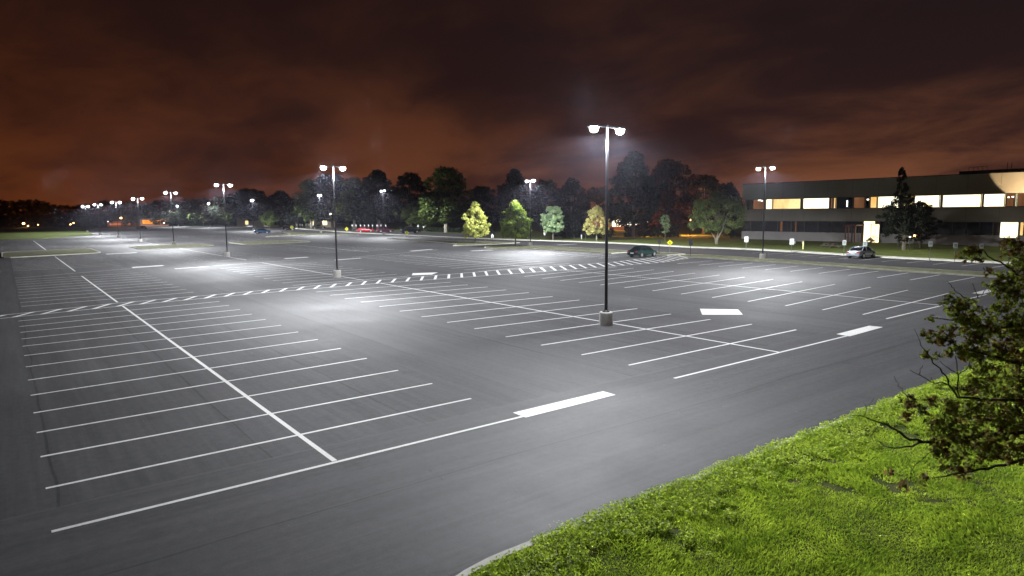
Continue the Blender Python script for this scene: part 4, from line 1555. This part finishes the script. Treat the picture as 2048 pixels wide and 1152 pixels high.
# bollards
def bollard(label, px, py, top, m, r=.08):
    p = G(px, py)
    d = depth((p.x, p.y, 1))
    h = (py - top) / FPX * d
    t = thing('bollard', label, 'bollard', (p.x, p.y, .08), 0, 'short posts by the lawn')
    MB().lathe([(r, -.05), (r, h - .06), (r * .8, h - .02), (r * .3, h)], 12).build('post', m, t, True)
    MB().lathe([(r * 1.04, h * .72), (r * 1.04, h * .80)], 12).build('band', M['signwhite'], t)
    return t


bollard('yellow bollard on the lawn between two white parking signs', 1606, 500, 484, M['bollard'], .11)
bollard('short pale bollard at the road mouth, right one of two', 1163, 479, 470, M['signwhite'], .12)
bollard('short pale bollard at the road mouth, left one of two', 1147.5, 477.5, 470, M['signwhite'], .12)

# picnic table and bench on the office lawn
def picnic(label, px, py, rz):
    p = G(px, py)
    t = thing('picnic_table', label, 'picnic table', (p.x, p.y, .12), rz)
    b = MB()
    for k in range(5):
        b.box(-.95, .95, -.38 + k * .155, -.38 + k * .155 + .14, .72, .76)
    b.build('tabletop', M['wood'], t)
    for s in (-1, 1):
        MB().box(-.95, .95, s * .75 - .13, s * .75 + .13, .42, .46).build('bench_seat', M['wood'], t)
        g = MB()
        g.tube([(s * .7, -.8, 0), (s * .7, -.2, .72)], [.05, .05], 4)
        g.tube([(s * .7, .8, 0), (s * .7, .2, .72)], [.05, .05], 4)
        g.tube([(s * .7, -.8, .40), (s * .7, .8, .40)], [.045, .045], 4)
        g.build('leg_frame', M['wood'], t)
    return t


picnic('dark picnic table on the lawn left of the silver sedan, left one of two', 1653, 497, .3)
picnic('dark picnic table on the lawn left of the silver sedan, right one of two', 1670, 498, .3)
p = G(1597, 488.5)
t = thing('bench', 'thin slab bench on the lawn beside the yellow bollard', 'bench', (p.x, p.y, .12), -.65)
MB().box(-.9, .9, -.2, .2, .42, .50).build('seat', M['concrete'], t)
for s in (-1, 1):
    MB().box(s * .65 - .08, s * .65 + .08, -.15, .15, 0, .42).build('leg', M['concrete'], t)
rng = np.random.default_rng(77)
for lab, px, py, s in (('small dark shrub at the foot of the lit office door', 1742, 489, 1.0), ('low dark shrub at the left end of the office wall', 1474, 478, 1.5), ('low dark shrub beside the one at the office corner', 1463, 478, 1.5)):
    p = G(px, py)
    t = thing('shrub', lab, 'shrub', (p.x, p.y, .1))
    C = rng.normal(size=(26, 3)) * [.4 * s, .4 * s, .22 * s] + [0, 0, .65 * s]
    link_mesh('foliage', quads_mesh('foliage', leaves(C, np.full(26, .3 * s), 30, .07 * s, rng), M['hedge']), t)
    b = MB()
    for k in range(5):
        b.tube([(0, 0, -.05), tuple(C[k] * .8)], [.03, .012], 5)
    b.build('stems', M['darkbark'], t)

# ------------------------------------------------------------------ near tree reaching in from the right edge
def near_tree():
    rng = np.random.default_rng(5)
    tb = W(2210, 1000, 9.6)
    base = Vector((tb.x, tb.y, 0))
    t = thing('oak_tree', 'near oak reaching in from the right edge with olive and bronze leaves', 'tree', (base.x, base.y, .1))
    rel = lambda p: Vector(p) - Vector((base.x, base.y, .1))
    tk = lambda z, dx=0, dy=0: Vector((dx, dy, z))
    b = MB()
    b.tube([tk(-.1), tk(1.4, .03), tk(2.6, -.02, .04), tk(4.2, .05), tk(5.6, 0, .1)], [.17, .14, .12, .08, .03], 10)
    b.build('trunk', M['darkbark'], t, True)

    def branch(pts, r0, r1, start=None):
        P = [rel(W(x, y, d)) for x, y, d in pts]
        if start is not None:
            P = [start] + P
        # densify with a slight wobble
        Q = [P[0]]
        for a, c in zip(P[:-1], P[1:]):
            for k in (1, 2, 3):
                q = a.lerp(c, k / 3)
                if k < 3:
                    q += Vector(rng.normal(size=3)) * .012
                Q.append(q)
        n = len(Q)
        return Q, [r0 + (r1 - r0) * (i / (n - 1)) ** .8 for i in range(n)]

    bb = MB()
    BR = [
        ([(2100, 900, 9.3), (2010, 930, 9.0), (1960, 938, 8.8), (1905, 948, 8.7), (1868, 955, 8.6)], .032, .006, tk(2.2)),
        ([(2100, 860, 9.2), (1960, 872, 9.0), (1845, 884, 8.7), (1810, 874, 8.6), (1775, 850, 8.5), (1728, 833, 8.4), (1704, 831, 8.4)], .036, .004, tk(2.3)),
        ([(1845, 884, 8.7), (1812, 893, 8.6), (1780, 895, 8.5), (1757, 882, 8.4)], .016, .004, None),
        ([(1800, 866, 8.6), (1792, 858, 8.5), (1784, 855, 8.5)], .008, .003, None),
        ([(1728, 833, 8.4), (1733, 815, 8.4), (1748, 796, 8.4)], .006, .003, None),
        ([(1733, 818, 8.4), (1727, 806, 8.4)], .004, .003, None),
        ([(2100, 800, 9.3), (1980, 800, 9.0), (1915, 795, 8.8), (1897, 770, 8.7), (1884, 745, 8.6), (1862, 715, 8.5), (1842, 692, 8.5), (1829, 658, 8.5)], .024, .003, tk(2.9)),
        ([(1920, 795, 8.9), (1917, 755, 8.9), (1911, 712, 8.9)], .012, .006, None),
        ([(1897, 770, 8.7), (1870, 768, 8.6), (1843, 752, 8.5), (1820, 740, 8.5)], .009, .003, None),
        ([(1843, 752, 8.5), (1840, 738, 8.5), (1845, 731, 8.5)], .005, .003, None),
        ([(1870, 768, 8.6), (1862, 755, 8.6)], .005, .003, None),
        ([(1835, 800, 8.5), (1812, 790, 8.5), (1795, 772, 8.5), (1788, 752, 8.5)], .008, .003, None),
        ([(1917, 750, 8.9), (1895, 735, 8.8), (1880, 722, 8.8)], .008, .003, None),
        ([(1917, 750, 8.9), (1935, 735, 8.9), (1942, 720, 8.9)], .007, .003, None),
        ([(2100, 640, 9.6), (2010, 655, 9.4), (1950, 650, 9.2), (1900, 640, 9.1), (1862, 634, 9.0)], .03, .005, tk(3.9)),
        ([(2100, 600, 9.8), (2048, 557, 9.6), (2012, 532, 9.5), (1975, 512, 9.4), (1963, 498, 9.4)], .026, .006, tk(4.2)),
        ([(2000, 555, 9.5), (1978, 545, 9.4), (1966, 535, 9.4)], .008, .004, None),
        ([(1945, 600, 9.2), (1920, 588, 9.1), (1903, 574, 9.1), (1893, 562, 9.1)], .008, .003, None),
        ([(1955, 596, 9.2), (1950, 580, 9.2), (1944, 566, 9.2)], .007, .003, None),
        ([(1963, 592, 9.2), (1972, 578, 9.2), (1978, 568, 9.2)], .006, .003, None),
        ([(2100, 720, 9.4), (2020, 725, 9.2), (1960, 705, 9.0), (1910, 690, 8.9), (1870, 668, 8.8)], .03, .005, tk(3.4)),
        ([(1900, 905, 8.7), (1870, 900, 8.6), (1830, 930, 8.5), (1815, 975, 8.4)], .008, .003, None),
        ([(1835, 960, 8.3), (1822, 935, 8.35), (1815, 915, 8.4)], .004, .003, None),
    ]
    for pts, r0, r1, st in BR:
        Q, R_ = branch(pts, r0, r1, st)
        bb.tube(Q, R_, 6)
    # many fine twigs inside the leafy mass
    clumps = [  # px, py, radius px, distance, density, bronze share
        (1944, 504, 17, 9.4, 1.0, .8), (1924, 517, 8, 9.3, .9, .8), (1960, 513, 12, 9.4, .8, .6), (2030, 500, 28, 9.5, 1, .8), (2042, 540, 26, 9.6, 1, .4), (1980, 543, 11, 9.4, .5, .8), (2015, 570, 32, 9.5, 1, .4), (2040, 590, 30, 9.6, 1, .4), (1990, 570, 16, 9.5, .7, .4),
        (1890, 599, 9, 9.1, .7, .4), (1907, 602, 14, 9.1, .9, .5), (1861, 636, 8, 9.0, .6, .3), (1930, 628, 32, 9.1, 1, .3), (1960, 650, 36, 9.2, 1, .35), (1900, 662, 20, 9.0, .6, .6), (1868, 672, 14, 9.0, .7, .5), (1846, 666, 9, 8.9, .6, .5), (1888, 682, 16, 9.0, .8, .3), (1915, 700, 22, 9.0, .9, .3),
        (2010, 640, 36, 9.4, 1, .4), (2042, 670, 36, 9.5, 1, .4), (2000, 700, 40, 9.3, 1, .5), (2040, 740, 40, 9.4, 1, .5), (1960, 720, 26, 9.1, .9, .4), (1856, 702, 12, 8.8, .6, .3), (1880, 714, 9, 8.8, .6, .3), (1946, 688, 28, 9.1, 1, .4),
        (1975, 760, 32, 9.1, 1, .4), (2020, 790, 42, 9.3, 1, .5), (1930, 780, 20, 9.0, .6, .3), (1945, 815, 34, 9.0, 1, .35), (1900, 812, 22, 8.8, .9, .4), (1990, 840, 40, 9.1, 1, .5), (2040, 850, 40, 9.2, 1, .5),
        (1860, 800, 14, 8.7, .6, .4), (1815, 806, 14, 8.6, .8, .9), (1812, 830, 12, 8.6, .8, .9), (1840, 822, 16, 8.7, .7, .5), (1862, 850, 18, 8.7, .7, .4), (1900, 860, 32, 8.8, 1, .3), (1945, 880, 36, 8.9, 1, .4), (1880, 895, 24, 8.7, .9, .6), (1905, 925, 24, 8.8, .7, .5), (1950, 925, 20, 8.9, .7, .6), (1990, 895, 34, 9.0, 1, .6), (2035, 905, 28, 9.1, 1, .6), (1870, 880, 14, 8.7, .6, .7),
        (1812, 975, 11, 8.4, .45, .8), (1850, 955, 14, 8.5, .35, .8), (1787, 940, 13, 8.4, .25, .9), (1925, 950, 12, 8.8, .6, .8), (2075, 560, 40, 9.7, 1, .4), (2090, 660, 50, 9.6, 1, .4), (2090, 780, 50, 9.4, 1, .5), (2090, 870, 40, 9.3, 1, .5), (2130, 620, 50, 9.8, 1, .5), (2140, 760, 60, 9.6, 1, .5), (2200, 560, 70, 9.8, 1, .4), (2220, 700, 80, 9.8, 1, .4), (2280, 620, 80, 9.8, 1, .4)]
    LV = [[], []]
    for (px, py, r, d, den, br) in clumps:
        s = d / FPX
        rad = r * s
        n = int(den * (r * 1.0) ** 2 * .48 * (1 if px < 2060 else .5)) + 6
        # sub-clusters of leaves at twig ends
        ntw = max(3, int(n / 9))
        c0 = W(px, py, d)
        for k in range(ntw):
            dd = rng.normal(size=3)
            dd /= np.linalg.norm(dd)
            q = np.array(c0) + dd * rad * rng.random() ** .4 * [1, 1, 1]
            qq = rel(Vector(q))
            cc = rel(c0)
            if k < 7:
                bb.tube([cc, cc.lerp(qq, .55) + Vector(rng.normal(size=3)) * .015, qq], [.006, .004, .0022], 4)
            m = rng.integers(6, 12)
            g = leaves(np.array([np.array(qq)]), np.array([.055]), int(m), .032, rng, up=.3, flat=.9)
            LV[1 if rng.random() < br * .75 else 0].append(g)
    bb.build('branches', M['darkbark'], t, True)
    link_mesh('leaves', quads_mesh('leaves', np.concatenate(LV[0]), M['lf_near']), t)
    link_mesh('leaves', quads_mesh('leaves', np.concatenate(LV[1]), M['lf_nearred']), t)['label'] = 'bronze autumn leaves'
    return t


near_tree()

# ------------------------------------------------------------------ night sky: low clouds glowing over the town
world = bpy.data.worlds.new('World')
SC.world = world
world.use_nodes = True
N, L = world.node_tree.nodes, world.node_tree.links
bg = N['Background']
tc = N.new('ShaderNodeTexCoord')
sp = N.new('ShaderNodeSeparateXYZ')
L.new(tc.outputs['Generated'], sp.inputs[0])


def wm(op, a, c=None, d=None, clamp=False):
    n = N.new('ShaderNodeMath')
    n.operation = op
    n.use_clamp = clamp
    for i, v in enumerate((a, c, d)):
        if v is None:
            continue
        if isinstance(v, (int, float)):
            n.inputs[i].default_value = v
        else:
            L.new(v, n.inputs[i])
    return n.outputs[0]


zc = wm('ADD', wm('MAXIMUM', sp.outputs[2], 0.0), .20)
cx = wm('DIVIDE', sp.outputs[0], zc)
cy = wm('DIVIDE', sp.outputs[1], zc)
cmb = N.new('ShaderNodeCombineXYZ')
L.new(cx, cmb.inputs[0])
L.new(cy, cmb.inputs[1])


def wnoise(sc, det, off=0., rough=.55, dist=0.):
    mp = N.new('ShaderNodeMapping')
    mp.inputs['Location'].default_value = (off, off * .7, off)
    mp.inputs['Rotation'].default_value = (0, 0, .75)
    mp.inputs['Scale'].default_value = (1., .72, 1)
    L.new(cmb.outputs[0], mp.inputs['Vector'])
    n = N.new('ShaderNodeTexNoise')
    n.inputs['Scale'].default_value = sc
    n.inputs['Detail'].default_value = det
    n.inputs['Roughness'].default_value = rough
    n.inputs['Distortion'].default_value = dist
    L.new(mp.outputs[0], n.inputs['Vector'])
    return n.outputs['Fac']


big = wnoise(.62, 3, 3.2, .5, .5)
fine = wnoise(2.1, 7, 9.1, .62, .35)
elev = wm('MAXIMUM', sp.outputs[2], 0.0)
glow = wm('POWER', wm('SUBTRACT', 1.0, wm('MULTIPLY', elev, 1.9, None, True), None, True), 3.4)
cl = wm('MULTIPLY_ADD', big, .55, wm('MULTIPLY', fine, .45))
mr = N.new('ShaderNodeMapRange')
mr.interpolation_type = 'SMOOTHSTEP'
mr.inputs[1].default_value = .42
mr.inputs[2].default_value = .70


def lobe(px, py, sharp, amp):
    d = ray(px, py).normalized()
    v = N.new('ShaderNodeVectorMath')
    v.operation = 'DOT_PRODUCT'
    v.inputs[1].default_value = d
    L.new(tc.outputs['Generated'], v.inputs[0])
    return wm('MULTIPLY', wm('POWER', wm('MAXIMUM', v.outputs['Value'], 0.0), sharp), amp)


# town lights under the cloud: brighter patches low on the right, behind the trees and far left; a dark bank high in the middle
for a_ in (lobe(1640, 375, 110, .17), lobe(840, 278, 420, .17), lobe(740, 262, 420, .13), lobe(60, 375, 200, .07), lobe(1200, 340, 150, .06), lobe(870, 60, 40, -.10), lobe(420, 330, 90, -.09), lobe(180, 110, 18, .10), lobe(1750, 120, 30, -.05)):
    cl = wm('ADD', cl, a_)
L.new(cl, mr.inputs[0])
# colour: left of the lot is oranger, right is a greyer mauve
side = wm('MULTIPLY_ADD', sp.outputs[0], .6, wm('MULTIPLY', sp.outputs[1], -.45))
sidef = N.new('ShaderNodeMapRange')
sidef.inputs[1].default_value = -.45
sidef.inputs[2].default_value = .45
L.new(side, sidef.inputs[0])


def cmix(f, a, c):
    m_ = N.new('ShaderNodeMix')
    m_.data_type = 'RGBA'
    if isinstance(f, (int, float)):
        m_.inputs[0].default_value = f
    else:
        L.new(f, m_.inputs[0])
    for i, v in ((6, a), (7, c)):
        if isinstance(v, tuple):
            m_.inputs[i].default_value = (*v, 1)
        else:
            L.new(v, m_.inputs[i])
    return m_.outputs[2]


low_glow = cmix(sidef.outputs[0], (.120, .030, .009), (.225, .082, .038))
low_dark = cmix(sidef.outputs[0], (.030, .0085, .0050), (.042, .016, .0135))
hi_glow = cmix(sidef.outputs[0], (.036, .0112, .0048), (.024, .0115, .0105))
hi_dark = cmix(sidef.outputs[0], (.0150, .0056, .0045), (.0125, .0078, .0088))
low = cmix(mr.outputs[0], low_dark, low_glow)
hi = cmix(mr.outputs[0], hi_dark, hi_glow)
col = cmix(glow, hi, low)
L.new(col, bg.inputs[0])
bg.inputs[1].default_value = 1.0

# ------------------------------------------------------------------ damp night air
hz_m = bpy.data.materials.new('damp night air')
hz_m.use_nodes = True
hn, hl = hz_m.node_tree.nodes, hz_m.node_tree.links
hn.clear()
ho_ = hn.new('ShaderNodeOutputMaterial')
pv = hn.new('ShaderNodeVolumePrincipled')
pv.inputs['Color'].default_value = (.78, .78, 1.0, 1)
pv.inputs['Density'].default_value = .00013
pv.inputs['Anisotropy'].default_value = .82
hl.new(pv.outputs[0], ho_.inputs['Volume'])
if HAZE:
    tag(MB().box(-260, 330, -70, 600, -1.2, 27).build('haze', hz_m), None, None, None, 'stuff')

# ------------------------------------------------------------------ camera
cd = bpy.data.cameras.new('camera')
cd.sensor_width = 36
cd.lens = FPX / 2048 * 36
cd.clip_start = .1
cd.clip_end = 4000
cd.dof.use_dof = True
cd.dof.focus_distance = 38
cd.dof.aperture_fstop = 1.6
co_ = bpy.data.objects.new('camera', cd)
COL.objects.link(co_)
Mx = Matrix((R2, U2, -Fv)).transposed().to_4x4()
Mx.translation = CAMP
co_.matrix_world = Mx
SC.camera = co_
SC.view_settings.view_transform = 'Standard'
SC.view_settings.look = 'None'
SC.view_settings.gamma = 1
SC.view_settings.exposure = 0
SC.cycles.use_light_tree = True
SC.cycles.max_bounces = 5
SC.cycles.sample_clamp_indirect = 6
